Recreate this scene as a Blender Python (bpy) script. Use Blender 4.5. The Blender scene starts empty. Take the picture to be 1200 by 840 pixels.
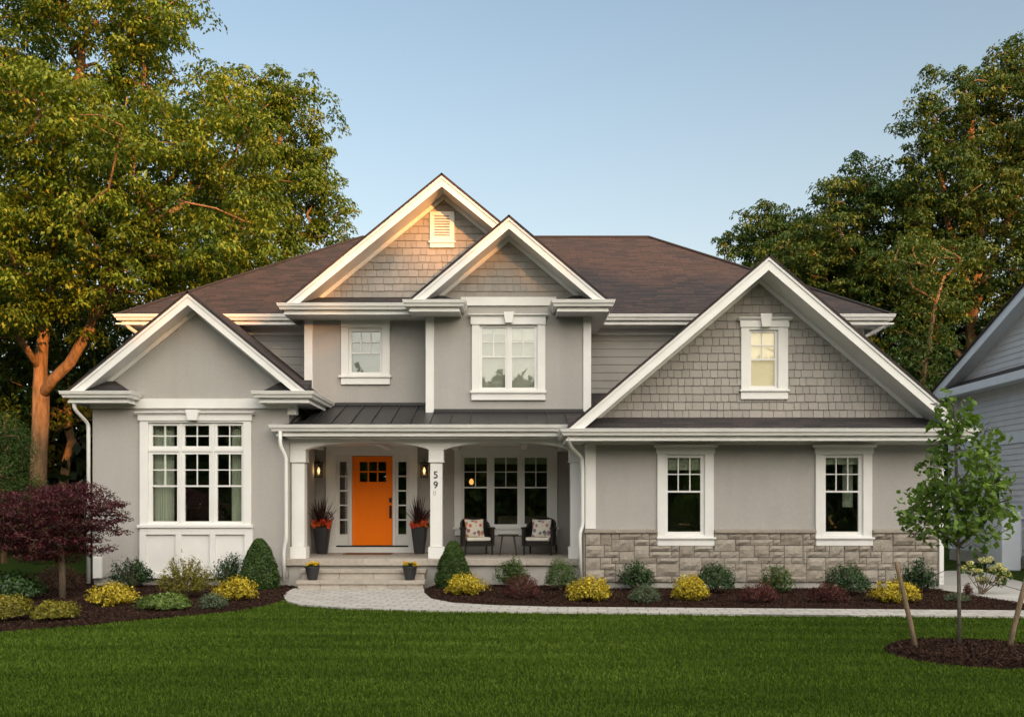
import bpy, math, random
import numpy as np
from mathutils import Vector, Matrix
random.seed(7); rng = np.random.default_rng(7)
SC = bpy.context.scene; COL = SC.collection
R = math.radians

# ------------------------------------------------------------------ camera
F, CX, HY, EYE = 1100.0, 600.0, 593.0, 1.7        # survey constants used while measuring the place
cam = bpy.data.cameras.new('camera'); camo = bpy.data.objects.new('camera', cam); COL.objects.link(camo)
camo.location = (0, 0, EYE); camo.rotation_euler = (R(90), 0, 0)
cam.sensor_width = 36; cam.lens = 36*F/1200; cam.shift_y = (HY-420)/1200
cam.clip_start = .05; cam.clip_end = 2000
SC.camera = camo
def wx(px, d): return (px-CX)*d/F
def wz(py, d): return EYE-(py-HY)*d/F
def gd(px, py, z=0.0):
    d = (EYE-z)*F/(py-HY); return (wx(px, d), d)

# ------------------------------------------------------------------ light
SUN_EL, SUN_AZ = R(8.0), R(32)                     # low evening sun, behind the camera to the right
sdir = Vector((math.sin(SUN_AZ)*math.cos(SUN_EL), -math.cos(SUN_AZ)*math.cos(SUN_EL), math.sin(SUN_EL)))
world = bpy.data.worlds.new('World'); SC.world = world; world.use_nodes = True
wn = world.node_tree; bg = wn.nodes['Background']
sky = wn.nodes.new('ShaderNodeTexSky'); sky.sky_type = 'NISHITA'; sky.sun_disc = False
sky.sun_elevation = SUN_EL; sky.sun_rotation = math.pi-SUN_AZ
sky.air_density = 1.0; sky.dust_density = 1.2; sky.ozone_density = 1.0
# glow lobe added to the sky towards the sun, behind the camera, brightening the facade
def wnode(t, **kw):
    n = wn.nodes.new(t)
    for k, v in kw.items(): setattr(n, k, v)
    return n
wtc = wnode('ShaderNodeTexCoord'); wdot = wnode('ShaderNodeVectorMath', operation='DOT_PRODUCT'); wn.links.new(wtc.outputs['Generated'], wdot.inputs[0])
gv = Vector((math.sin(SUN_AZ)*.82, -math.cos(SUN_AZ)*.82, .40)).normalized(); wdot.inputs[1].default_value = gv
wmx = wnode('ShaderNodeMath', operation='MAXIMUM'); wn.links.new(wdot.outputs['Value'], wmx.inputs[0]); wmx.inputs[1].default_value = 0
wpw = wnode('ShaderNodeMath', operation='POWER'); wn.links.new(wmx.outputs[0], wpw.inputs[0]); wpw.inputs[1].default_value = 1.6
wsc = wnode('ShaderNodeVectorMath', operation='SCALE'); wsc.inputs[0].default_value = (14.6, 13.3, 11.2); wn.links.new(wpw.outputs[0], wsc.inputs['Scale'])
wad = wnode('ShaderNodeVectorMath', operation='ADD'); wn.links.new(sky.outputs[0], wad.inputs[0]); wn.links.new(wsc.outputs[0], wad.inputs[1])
# pale haze low on the sky
wsp = wnode('ShaderNodeSeparateXYZ'); wn.links.new(wtc.outputs['Generated'], wsp.inputs[0])
wz0 = wnode('ShaderNodeMath', operation='MAXIMUM'); wn.links.new(wsp.outputs[2], wz0.inputs[0]); wz0.inputs[1].default_value = 0
wz1 = wnode('ShaderNodeMath', operation='SUBTRACT'); wz1.inputs[0].default_value = 1; wn.links.new(wz0.outputs[0], wz1.inputs[1])
wz2 = wnode('ShaderNodeMath', operation='POWER'); wn.links.new(wz1.outputs[0], wz2.inputs[0]); wz2.inputs[1].default_value = 3.5
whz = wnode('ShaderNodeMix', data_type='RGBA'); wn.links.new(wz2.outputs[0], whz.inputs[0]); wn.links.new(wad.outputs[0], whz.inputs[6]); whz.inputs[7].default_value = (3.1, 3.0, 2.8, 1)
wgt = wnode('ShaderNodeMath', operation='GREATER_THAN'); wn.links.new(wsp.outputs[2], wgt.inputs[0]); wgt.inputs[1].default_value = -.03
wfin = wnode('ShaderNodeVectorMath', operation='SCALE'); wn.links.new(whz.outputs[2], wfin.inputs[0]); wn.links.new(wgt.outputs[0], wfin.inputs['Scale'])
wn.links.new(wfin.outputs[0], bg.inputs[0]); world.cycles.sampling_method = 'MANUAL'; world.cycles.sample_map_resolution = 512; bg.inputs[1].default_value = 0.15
sun = bpy.data.lights.new('sun', 'SUN'); sun.energy = 3.8; sun.angle = R(0.8); sun.color = (1.0, .41, .10)
suno = bpy.data.objects.new('sun', sun); COL.objects.link(suno)
suno.rotation_euler = sdir.to_track_quat('Z', 'Y').to_euler()
SC.view_settings.view_transform = 'Standard'; SC.view_settings.look = 'None'
SC.view_settings.gamma = 1; SC.view_settings.exposure = 0.92
SC.view_settings.use_curve_mapping = False
SC.render.engine = 'CYCLES'; SC.cycles.max_bounces = 8; SC.cycles.transparent_max_bounces = 12
SC.cycles.use_denoising = True; SC.cycles.use_light_tree = False; SC.cycles.sample_clamp_indirect = 4

# ------------------------------------------------------------------ materials
class NT:
    def __init__(s, name):
        s.m = bpy.data.materials.new(name); s.m.use_nodes = True; s.t = s.m.node_tree
        s.p = s.t.nodes['Principled BSDF']; s.out = s.t.nodes['Material Output']
    def n(s, typ, **kw):
        nd = s.t.nodes.new(typ)
        for k, v in kw.items():
            if k in nd.inputs: nd.inputs[k].default_value = v
            else: setattr(nd, k, v)
        return nd
    def l(s, a, b): s.t.links.new(a, b)
    def coord(s, kind='Object', scale=(1, 1, 1), rot=(0, 0, 0)):
        c = s.n('ShaderNodeTexCoord'); m = s.n('ShaderNodeMapping')
        m.inputs['Scale'].default_value = scale; m.inputs['Rotation'].default_value = rot
        s.l(c.outputs[kind], m.inputs[0]); return m.outputs[0]
    def noise(s, vec, scale, detail=4, rough=.55):
        n = s.n('ShaderNodeTexNoise'); n.inputs['Scale'].default_value = scale; n.inputs['Detail'].default_value = detail
        n.inputs['Roughness'].default_value = rough
        if vec is not None: s.l(vec, n.inputs['Vector'])
        return n.outputs['Fac']
    def ramp(s, fac, stops):
        r = s.n('ShaderNodeValToRGB'); e = r.color_ramp.elements
        while len(e) < len(stops): e.new(.5)
        for i, (p, c) in enumerate(stops):
            e[i].position = p; e[i].color = (*c, 1) if len(c) == 3 else c
        s.l(fac, r.inputs[0]); return r.outputs[0]
    def mix(s, fac, a, b, mode='MIX'):
        m = s.n('ShaderNodeMix', data_type='RGBA', blend_type=mode)
        for sock, v in ((m.inputs[0], fac), (m.inputs[6], a), (m.inputs[7], b)):
            if isinstance(v, (int, float)): sock.default_value = v
            elif isinstance(v, tuple): sock.default_value = (*v, 1)
            else: s.l(v, sock)
        return m.outputs[2]
    def math(s, op, a, b=0.0):
        m = s.n('ShaderNodeMath', operation=op)
        for sock, v in ((m.inputs[0], a), (m.inputs[1], b)):
            if isinstance(v, (int, float)): sock.default_value = v
            else: s.l(v, sock)
        return m.outputs[0]
    def bump(s, h, strength=.3, dist=.02, prev=None):
        b = s.n('ShaderNodeBump'); b.inputs['Strength'].default_value = strength; b.inputs['Distance'].default_value = dist
        s.l(h, b.inputs['Height'])
        if prev is not None: s.l(prev, b.inputs['Normal'])
        s.l(b.outputs[0], s.p.inputs['Normal']); return b.outputs[0]
    def base(s, c):
        if isinstance(c, tuple): s.p.inputs['Base Color'].default_value = (*c, 1)
        else: s.l(c, s.p.inputs['Base Color'])
    def rough(s, v): 
        if isinstance(v, (int, float)): s.p.inputs['Roughness'].default_value = v
        else: s.l(v, s.p.inputs['Roughness'])

def simple(name, col, rough=.6, var=.12, scale=3.0, bump=0.0, bscale=60, metallic=0.0, spec=.5):
    t = NT(name); v = t.coord(); n = t.noise(v, scale, 5)
    a = tuple(c*(1-var) for c in col); b = tuple(min(1, c*(1+var)) for c in col)
    t.base(t.ramp(n, [(.3, a), (.7, b)])); t.rough(rough); t.p.inputs['Metallic'].default_value = metallic
    t.p.inputs['Specular IOR Level'].default_value = spec
    if bump: t.bump(t.noise(v, bscale, 4), bump, .01)
    return t.m

M = {}
M['trim'] = simple('white_painted_trim', (.71, .70, .68), .45, .05, 2.2, .06, 25)
M['trim2'] = simple('white_gutter_metal', (.70, .69, .665), .35, .06, 1.5)
def stucco_mat():
    t = NT('stucco'); v = t.coord(); n = t.noise(v, .9, 6, .6); f = t.noise(v, 28, 8, .85); st = t.noise(t.coord(scale=(1, 1, .12)), 2.2, 5)
    c = t.ramp(n, [(.3, (.325, .307, .288)), (.7, (.375, .356, .335))])
    c = t.mix(.35, c, t.ramp(st, [(.35, (.29, .272, .255)), (.65, (.39, .37, .35))]))
    t.base(t.mix(t.ramp(f, [(.35, (0, 0, 0)), (.75, (.7, .7, .7))]), c, (.45, .43, .405)))
    t.rough(.92); t.bump(t.noise(v, 75, 5, .75), .55, .012); return t.m
M['stucco'] = stucco_mat()
M['concrete'] = simple('foundation_concrete', (.36, .34, .31), .9, .14, 3, .3, 40)
def island(name, stops, rough=.85, bump=.5, bscale=30, fine=40, mixv=.3, dist=.012):
    t = NT(name); g = t.n('ShaderNodeNewGeometry'); v = t.coord()
    c = t.ramp(g.outputs['Random Per Island'], stops)
    n = t.noise(v, fine, 6, .65); n2 = t.noise(v, 5, 4)
    c = t.mix(mixv, c, t.ramp(n, [(.25, tuple(x*.45 for x in stops[0][1])), (.8, tuple(min(1, x*1.35) for x in stops[-1][1]))]))
    c = t.mix(.25, c, t.ramp(n2, [(.3, stops[0][1]), (.7, stops[-1][1])]))
    t.base(c); t.rough(rough); t.p.inputs['Specular IOR Level'].default_value = .12; t.bump(t.noise(v, bscale, 6, .7), bump, dist); return t.m
M['stone'] = island('stone_veneer', [(0, (.21, .178, .148)), (.3, (.35, .31, .262)), (.6, (.43, .39, .335)), (.8, (.29, .262, .232)), (1, (.38, .33, .275))], bump=.9, bscale=22, dist=.03)
M['mortar'] = simple('mortar', (.15, .13, .115), .95, .1, 20, .4)
M['shake'] = island('painted_cedar_shake', [(0, (.285, .262, .24)), (.5, (.325, .30, .275)), (1, (.365, .335, .305))], .8, .25, 60, 60, .15)
M['siding'] = simple('lap_siding_paint', (.325, .31, .285), .7, .06, 2, .1, 40)
M['slate'] = island('step_flagstone', [(0, (.30, .26, .22)), (.5, (.40, .36, .31)), (1, (.47, .42, .37))], .85, .45, 30, 14, .35)
def shingle_mat(name='asphalt_shingles', k=(1, 1, 1)):
    t = NT(name); uv = t.coord('UV')
    br = t.n('ShaderNodeTexBrick'); t.l(uv, br.inputs['Vector'])
    br.inputs['Color1'].default_value = (.012, .011, .013, 1); br.inputs['Color2'].default_value = (.165, .082, .056, 1)
    br.inputs['Mortar'].default_value = (.004, .004, .004, 1)
    br.inputs['Scale'].default_value = 1; br.inputs['Mortar Size'].default_value = .012; br.inputs['Mortar Smooth'].default_value = .5
    br.inputs['Brick Width'].default_value = .33; br.inputs['Row Height'].default_value = .115; br.offset = .37; br.offset_frequency = 3
    br.squash = 1.4; br.squash_frequency = 2
    n = t.noise(uv, 3, 6, .7); g = t.noise(uv, 120, 4, .8); pn = t.noise(t.coord('UV', scale=(1.4, 8.696, 1)), 1.0, 2)
    c = t.mix(.28, br.outputs['Color'], t.ramp(pn, [(.3, (.022, .017, .017)), (.7, (.095, .060, .048))]))
    c = t.mix(.18, c, t.ramp(n, [(.3, (.03, .022, .021)), (.7, (.075, .05, .042))]))
    c = t.mix(.22, c, t.ramp(g, [(.3, (.012, .009, .009)), (.75, (.12, .085, .07))]))
    t.base(t.mix(1.0, c, k, 'MULTIPLY')); t.rough(.88)
    sv = t.n('ShaderNodeSeparateXYZ'); t.l(uv, sv.inputs[0])
    saw = t.math('FRACT', t.math('DIVIDE', sv.outputs[1], .115))
    h = t.math('ADD', t.math('MULTIPLY', t.math('SUBTRACT', 1.0, saw), .9), t.math('MULTIPLY', br.outputs['Fac'], -.5))
    h = t.math('ADD', h, t.math('MULTIPLY', g, .5)); t.bump(h, .8, .012); return t.m
M['roof'] = shingle_mat('asphalt_shingles', (.52, .55, .63)); M['charcoal'] = shingle_mat('charcoal_shingles', (.50, .68, .86))
M['metalroof'] = simple('dark_metal_roofing', (.042, .040, .042), .42, .15, 1.5, .05, 8, .55)
M['black'] = simple('black_metal', (.012, .012, .013), .4, .2, 5, 0, 60, .3)
M['wicker'] = None
def wicker():
    t = NT('dark_wicker'); v = t.coord(); w = t.n('ShaderNodeTexWave', wave_type='BANDS', bands_direction='Z')
    w.inputs['Scale'].default_value = 28; w.inputs['Distortion'].default_value = 2; t.l(v, w.inputs['Vector'])
    t.base(t.ramp(w.outputs['Fac'], [(.2, (.010, .008, .007)), (.8, (.045, .036, .032))])); t.rough(.55)
    t.bump(w.outputs['Fac'], .8, .008); return t.m
M['wicker'] = wicker()
M['cushion'] = simple('cream_cushion', (.70, .66, .58), .9, .05, 8, .2, 90)
def floral(name='floral_print', cols=((.62, .10, .05), (.70, .26, .14), (.10, .13, .08), (.45, .12, .16), (.13, .20, .22))):
    t = NT(name); v = t.coord(scale=(1, 1, 1))
    vo = t.n('ShaderNodeTexVoronoi'); vo.inputs['Scale'].default_value = 8.5; t.l(v, vo.inputs['Vector'])
    sep = t.n('ShaderNodeSeparateColor'); t.l(vo.outputs['Color'], sep.inputs[0])
    petal = t.ramp(sep.outputs[0], list(zip((0, .35, .6, .8, 1), cols)))
    n = t.noise(v, 30, 3); d = t.math('ADD', vo.outputs['Distance'], t.math('MULTIPLY', n, .35))
    t.base(t.mix(t.ramp(d, [(.52, (1, 1, 1)), (.60, (0, 0, 0))]), (.66, .62, .54), petal)); t.rough(.9); return t.m
M['floral'] = floral(); M['floral2'] = floral('grey_pink_floral_print', ((.40, .16, .17), (.52, .30, .30), (.07, .08, .10), (.24, .24, .26), (.12, .13, .17)))
M['orange'] = simple('orange_door_paint', (1.0, .205, .002), .5, .03, 2, spec=.15)
M['doorside'] = M['orange']
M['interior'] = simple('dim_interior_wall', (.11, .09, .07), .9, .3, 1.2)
M['shade'] = simple('roller_shade', (.50, .49, .44), .9, .05, 6)
M['greyshade'] = simple('grey_shade', (.27, .285, .29), .9, .06, 6)
M['greenshade'] = simple('pale_green_shade', (.48, .52, .40), .9, .08, 6)
def curtain_m():
    t = NT('pale_curtain'); t.base((.82, .85, .74)); t.rough(.9); return t.m
M['curtain'] = curtain_m()
def lit(name, col, st, base=(.7, .6, .45)):
    t = NT(name); t.base(base); t.p.inputs['Emission Color'].default_value = (*col, 1); t.p.inputs['Emission Strength'].default_value = st; return t.m
M['glowshade'] = lit('cream_shade_with_sunset_glow', (1.0, .76, .45), .20, (.68, .60, .44))  # faint emission stands in for sunset reflected in the right gable window
M['bulb'] = lit('warm_bulb', (1.0, .58, .22), .8)
M['pend'] = lit('warm_pendant_glass', (1.0, .42, .10), 1.1)
def glass(name='window_glass', f=.15):
    t = NT(name); tr = t.n('ShaderNodeBsdfTransparent'); tr.inputs[0].default_value = (.90, .92, .90, 1)
    gl = t.n('ShaderNodeBsdfGlossy'); gl.inputs['Roughness'].default_value = .015
    mx = t.n('ShaderNodeMixShader'); fr = t.n('ShaderNodeLayerWeight'); fr.inputs[0].default_value = .25
    k = t.math('ADD', t.math('MULTIPLY', fr.outputs['Fresnel'], .35), f)
    b = t.n('ShaderNodeBump'); b.inputs['Strength'].default_value = .05; b.inputs['Distance'].default_value = .02
    t.l(t.noise(t.coord(), 1.3, 2), b.inputs['Height']); t.l(b.outputs[0], gl.inputs['Normal'])
    t.l(k, mx.inputs[0]); t.l(tr.outputs[0], mx.inputs[1]); t.l(gl.outputs[0], mx.inputs[2]); t.l(mx.outputs[0], t.out.inputs[0]); return t.m
M['glass'] = glass(); M['glass2'] = glass('lantern_glass', .05); M['glassup'] = glass('coated_window_glass', .13)
def paver():
    t = NT('concrete_pavers'); v = t.coord()
    br = t.n('ShaderNodeTexBrick'); t.l(t.coord(rot=(0, 0, R(4))), br.inputs['Vector'])
    br.inputs['Color1'].default_value = (.33, .31, .285, 1); br.inputs['Color2'].default_value = (.46, .435, .40, 1); br.inputs['Mortar'].default_value = (.11, .10, .09, 1)
    br.inputs['Scale'].default_value = 1; br.inputs['Brick Width'].default_value = .32; br.inputs['Row Height'].default_value = .22; br.inputs['Mortar Size'].default_value = .012
    c = t.mix(.3, br.outputs['Color'], t.ramp(t.noise(v, 7, 5, .7), [(.3, (.28, .26, .235)), (.7, (.50, .47, .43))]))
    t.base(c); t.rough(.9)
    t.bump(t.math('ADD', t.math('MULTIPLY', br.outputs['Fac'], -1), t.math('MULTIPLY', t.noise(v, 60, 5), .3)), .6, .012); return t.m
M['paver'] = paver()
M['drive'] = simple('driveway_concrete', (.40, .385, .36), .9, .10, 1.1, .25, 60)
def mulch_m():
    t = NT('bark_mulch'); v = t.coord(); n = t.noise(v, 45, 6, .8); n2 = t.noise(v, 1.5, 4)
    c = t.ramp(n, [(.3, (.006, .003, .002)), (.55, (.026, .011, .008)), (.8, (.06, .028, .019))])
    t.base(t.mix(.3, c, t.ramp(n2, [(.3, (.02, .011, .009)), (.7, (.06, .032, .024))]))); t.p.inputs['Specular IOR Level'].default_value = .06; t.rough(.95); t.bump(n, 1, .03); return t.m
M['mulch'] = mulch_m()
M['chips'] = island('bark_chips', [(0, (.008, .004, .003)), (.5, (.028, .012, .008)), (.9, (.05, .024, .016)), (1, (.10, .06, .04))], .95, .3, 80, 60, .2)
def ground_m():
    t = NT('turf_soil'); v = t.coord(); n = t.noise(v, 25, 6, .8)
    t.base(t.ramp(n, [(.3, (.014, .028, .004)), (.7, (.036, .062, .008))])); t.p.inputs['Specular IOR Level'].default_value = .06; t.rough(1); t.bump(n, .6, .03); return t.m
M['ground'] = ground_m()
def bark_m(name, a, b, sc=9):
    t = NT(name); v = t.coord(scale=(1, 1, .22)); n = t.noise(v, sc, 8, .75)
    t.base(t.ramp(n, [(.3, a), (.7, b)])); t.rough(.95); t.bump(n, 1, .10); return t.m
M['bark'] = bark_m('rough_bark', (.08, .045, .022), (.42, .245, .12), 7)
M['youngbark'] = bark_m('smooth_young_bark', (.15, .125, .095), (.27, .23, .18), 25)
M['mbark'] = bark_m('maple_bark', (.13, .09, .055), (.24, .17, .11), 20)
M['stake'] = bark_m('wooden_stake', (.23, .15, .085), (.38, .27, .17), 14)
def leafmat(name, a, b, c=None, trans=.3, rough=.55, patch=0.35, pscale=.8, spec=.35):
    t = NT(name); at = t.n('ShaderNodeAttribute', attribute_name='tint')
    stops = [(0, a), (1, b)] if c is None else [(0, a), (.6, b), (1, c)]
    col = t.ramp(at.outputs['Fac'], stops)
    if patch:
        v = t.coord(); n = t.noise(v, pscale, 3)
        col = t.mix(t.ramp(n, [(.38, (patch, patch, patch)), (.6, (0, 0, 0))]), col, tuple(x*.55 for x in a))
    t.base(col); t.rough(rough); t.p.inputs['Specular IOR Level'].default_value = spec
    tr = t.n('ShaderNodeBsdfTranslucent'); t.l(t.mix(.25, col, (b[0]*1.3, b[1]*1.2, b[2]*.5)), tr.inputs[0])
    mx = t.n('ShaderNodeMixShader'); mx.inputs[0].default_value = trans
    t.l(t.p.outputs[0], mx.inputs[1]); t.l(tr.outputs[0], mx.inputs[2]); t.l(mx.outputs[0], t.out.inputs[0]); return t.m
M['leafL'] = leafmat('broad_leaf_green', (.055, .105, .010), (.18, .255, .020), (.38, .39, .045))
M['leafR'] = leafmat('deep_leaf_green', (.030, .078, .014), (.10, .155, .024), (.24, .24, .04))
M['leafD'] = leafmat('dark_understory_green', (.012, .024, .008), (.028, .048, .013))
M['leafS'] = leafmat('sapling_leaf', (.07, .14, .018), (.15, .25, .03), (.24, .36, .05), .35)
M['leafM'] = leafmat('maple_burgundy', (.032, .007, .010), (.095, .016, .022), (.17, .035, .035))
M['evergreen'] = leafmat('clipped_evergreen', (.028, .062, .010), (.06, .115, .018), (.10, .16, .03))
M['holly'] = leafmat('glossy_dark_leaf', (.013, .035, .010), (.032, .075, .017), (.065, .13, .03), .2, .4)
M['midgreen'] = leafmat('mid_green_leaf', (.035, .075, .014), (.075, .13, .025), (.13, .20, .04))
M['gold'] = leafmat('golden_leaf', (.17, .16, .015), (.56, .42, .022), (.82, .64, .06), .25, .6, .25, 5)
M['gold2'] = leafmat('olive_gold_leaf', (.10, .11, .015), (.24, .21, .02), (.42, .34, .03), .3)
M['lime'] = leafmat('lime_leaf', (.07, .12, .02), (.14, .21, .04), (.22, .29, .06))
M['greygreen'] = leafmat('silver_green_leaf', (.055, .085, .045), (.12, .16, .085), (.2, .25, .14))
M['barberry'] = leafmat('barberry_leaf', (.045, .010, .011), (.11, .022, .020), (.16, .05, .03))
M['olivered'] = leafmat('bronze_leaf', (.05, .028, .014), (.10, .045, .022))
M['grassblade'] = leafmat('grass_blade', (.038, .074, .007), (.080, .132, .012), (.135, .19, .028), .25, .7, .2, .6, .08)
M['spike'] = leafmat('dark_spike_leaf', (.025, .010, .010), (.07, .028, .025))
M['petal'] = leafmat('red_orange_petal', (.55, .03, .02), (.80, .12, .03), (.85, .30, .06), .2, .6, 0)
M['petalp'] = leafmat('dusky_purple_flower', (.10, .025, .035), (.25, .06, .08), None, .2, .6, 0)
M['petaly'] = leafmat('yellow_petal', (.62, .36, .01), (.80, .55, .03), (.85, .65, .10), .2, .6, 0)
M['petalw'] = leafmat('pale_yellow_bloom', (.42, .42, .08), (.66, .62, .20), (.80, .76, .42), .2, .6, 0)
M['pot'] = simple('charcoal_planter', (.022, .022, .024), .5, .15, 4, .1, 30)
M['nsiding'] = simple('blue_grey_siding', (.58, .59, .62), .7, .06, 2, .1, 40)
M['ntrim'] = simple('pale_blue_trim', (.66, .70, .76), .5, .05, 2)
M['mat'] = simple('brown_doormat', (.17, .075, .03), 1, .25, 20, .6, 120)
M['soil'] = simple('potting_soil', (.02, .013, .01), 1, .2, 20, .5, 60)
M['numeral'] = simple('black_numeral', (.008, .008, .008), .5, .1)
M['ghost'] = simple('faded_numeral', (.42, .41, .39), .6, .1)
M['wood'] = simple('dark_brown_table', (.035, .024, .018), .5, .2, 8)

# ------------------------------------------------------------------ mesh helpers
class MB:
    def __init__(s): s.v = []; s.f = []; s.uv = {}
    def face(s, pts, uv=None):
        i = len(s.v); s.v += [tuple(p) for p in pts]; s.f.append(tuple(range(i, i+len(pts))))
        if uv: s.uv[len(s.f)-1] = uv
        return s
    def box(s, x0, x1, y0, y1, z0, z1):
        i = len(s.v); s.v += [(x, y, z) for z in (z0, z1) for y in (y0, y1) for x in (x0, x1)]
        s.f += [tuple(i+k for k in q) for q in ((0, 2, 3, 1), (4, 5, 7, 6), (0, 1, 5, 4), (2, 6, 7, 3), (0, 4, 6, 2), (1, 3, 7, 5))]
        return s
    def prism(s, poly, y0, y1):
        """poly of (x, z) extruded along y"""
        n = len(poly); i = len(s.v)
        s.v += [(x, y0, z) for x, z in poly]+[(x, y1, z) for x, z in poly]
        s.f.append(tuple(range(i, i+n))); s.f.append(tuple(range(i+2*n-1, i+n-1, -1)))
        for k in range(n): s.f.append((i+k, i+n+k, i+n+(k+1) % n, i+(k+1) % n))
        return s
    def prismx(s, poly, x0, x1):
        n = len(poly); i = len(s.v)
        s.v += [(x0, y, z) for y, z in poly]+[(x1, y, z) for y, z in poly]
        s.f.append(tuple(range(i, i+n))); s.f.append(tuple(range(i+2*n-1, i+n-1, -1)))
        for k in range(n): s.f.append((i+k, i+n+k, i+n+(k+1) % n, i+(k+1) % n))
        return s
    def sweep(s, prof, path):
        """prof (n, z) swept along a horizontal path with mitres; n points to the right of travel"""
        P = [Vector(p) for p in path]; rings = []
        for k, p in enumerate(P):
            a = (P[k]-P[k-1]).normalized() if k else None; b = (P[k+1]-P[k]).normalized() if k < len(P)-1 else None
            na = Vector((a.y, -a.x, 0)) if a else None; nb = Vector((b.y, -b.x, 0)) if b else None
            if na is None: m = nb
            elif nb is None: m = na
            else:
                m = (na+nb); m = m.normalized()/max(.2, m.normalized().dot(na))
            rings.append([p+m*q[0]+Vector((0, 0, q[1])) for q in prof])
        n = len(prof); i = len(s.v)
        for r in rings: s.v += [tuple(q) for q in r]
        for k in range(len(P)-1):
            for j in range(n): s.f.append((i+k*n+j, i+(k+1)*n+j, i+(k+1)*n+(j+1) % n, i+k*n+(j+1) % n))
        s.f.append(tuple(range(i, i+n))); e = i+(len(P)-1)*n; s.f.append(tuple(range(e+n-1, e-1, -1)))
        return s
    def tube(s, pts, rad, sides=8):
        P = [Vector(p) for p in pts]; n = len(P); i = len(s.v); up = Vector((.13, .31, .94))
        for k in range(n):
            t = (P[min(k+1, n-1)]-P[max(k-1, 0)]).normalized()
            if abs(t.dot(up)) > .93: up = Vector((.9, .3, .1))
            u = t.cross(up).normalized(); w = u.cross(t).normalized(); r = rad[k] if hasattr(rad, '__len__') else rad
            for j in range(sides):
                a = 2*math.pi*j/sides; s.v.append(tuple(P[k]+(u*math.cos(a)+w*math.sin(a))*r))
        for k in range(n-1):
            for j in range(sides):
                s.f.append((i+k*sides+j, i+k*sides+(j+1) % sides, i+(k+1)*sides+(j+1) % sides, i+(k+1)*sides+j))
        s.f.append(tuple(i+j for j in range(sides-1, -1, -1))); s.f.append(tuple(i+(n-1)*sides+j for j in range(sides)))
        return s
    def lathe(s, prof, c, seg=24, sq=0):
        i = len(s.v); n = len(prof)
        for r, z in prof:
            for j in range(seg):
                a = 2*math.pi*(j+.5)/seg; k = 1.0
                if sq: k = min(1/max(abs(math.cos(a)), 1e-3), 1/max(abs(math.sin(a)), 1e-3)); k = 1+(k-1)*sq
                s.v.append((c[0]+r*k*math.cos(a), c[1]+r*k*math.sin(a), c[2]+z))
        for k in range(n-1):
            for j in range(seg): s.f.append((i+k*seg+j, i+k*seg+(j+1) % seg, i+(k+1)*seg+(j+1) % seg, i+(k+1)*seg+j))
        s.f.append(tuple(i+j for j in range(seg-1, -1, -1))); s.f.append(tuple(i+(n-1)*seg+j for j in range(seg)))
        return s
    def build(s, name, mat, parent=None, bevel=0, smooth=False, subsurf=0):
        me = bpy.data.meshes.new(name); me.from_pydata(s.v, [], s.f)
        if s.uv:
            l = me.uv_layers.new(name='UVMap')
            for fi, uvs in s.uv.items():
                for li, q in zip(me.polygons[fi].loop_indices, uvs): l.data[li].uv = q
        o = bpy.data.objects.new(name, me); COL.objects.link(o); me.materials.append(M[mat] if isinstance(mat, str) else mat)
        if smooth:
            for p in me.polygons: p.use_smooth = True
        if bevel:
            b = o.modifiers.new('bevel', 'BEVEL'); b.width = bevel; b.segments = 2; b.limit_method = 'ANGLE'; b.angle_limit = R(40)
        if subsurf:
            b = o.modifiers.new('sub', 'SUBSURF'); b.levels = b.render_levels = subsurf
        if parent is not None: adopt(o, parent)
        return o
def adopt(o, parent):
    o.parent = parent
    l = Vector((0, 0, 0)); p = parent
    while p is not None: l += p.location; p = p.parent
    o.location = -l+o.location if o.type == 'MESH' else o.location-l
def thing(name, label, cat, loc=(0, 0, 0), group=None):
    o = bpy.data.objects.new(name, None); COL.objects.link(o); o.location = loc; o.empty_display_size = .2
    tag(o, label, cat, group); return o
def tag(o, label=None, cat=None, group=None, kind=None):
    for k, v in (('label', label), ('category', cat), ('group', group), ('kind', kind)):
        if v: o[k] = v
    return o
def structure(o): o['kind'] = 'structure'; return o

# leaves: numpy rhombus cards folded along the midrib
def rand_dirs(n, g):
    v = g.normal(size=(n, 3)); return v/np.linalg.norm(v, axis=1, keepdims=True)
def leaf_arrays(P, N, L, W, g, droop=0.25, T=None):
    n = len(P); N = N/np.linalg.norm(N, axis=1, keepdims=True)
    T = rand_dirs(n, g) if T is None else T
    T = T-N*np.sum(T*N, axis=1, keepdims=True); T /= np.linalg.norm(T, axis=1, keepdims=True)+1e-9
    B = np.cross(N, T); L = L[:, None]; W = W[:, None]
    base = P-T*L*.5; tip = P+T*L*.5-N*L*droop; l = P-T*L*.05+B*W*.5; r = P-T*L*.05-B*W*.5
    lift = N*L*.06
    return np.stack([base, r+lift, tip, l+lift], axis=1)
def leaf_obj(name, quads, tint, mat, parent=None):
    n = len(quads); me = bpy.data.meshes.new(name)
    me.vertices.add(n*4); me.vertices.foreach_set('co', quads.reshape(-1).astype(np.float32))
    me.loops.add(n*4); me.loops.foreach_set('vertex_index', np.arange(n*4, dtype=np.int32))
    me.polygons.add(n); me.polygons.foreach_set('loop_start', np.arange(0, n*4, 4, dtype=np.int32))
    me.update(calc_edges=True)
    a = me.attributes.new('tint', 'FLOAT', 'FACE'); a.data.foreach_set('value', np.clip(tint, 0, 1).astype(np.float32))
    me.materials.append(M[mat]); o = bpy.data.objects.new(name, me); COL.objects.link(o)
    if parent is not None: adopt(o, parent)
    return o

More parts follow.
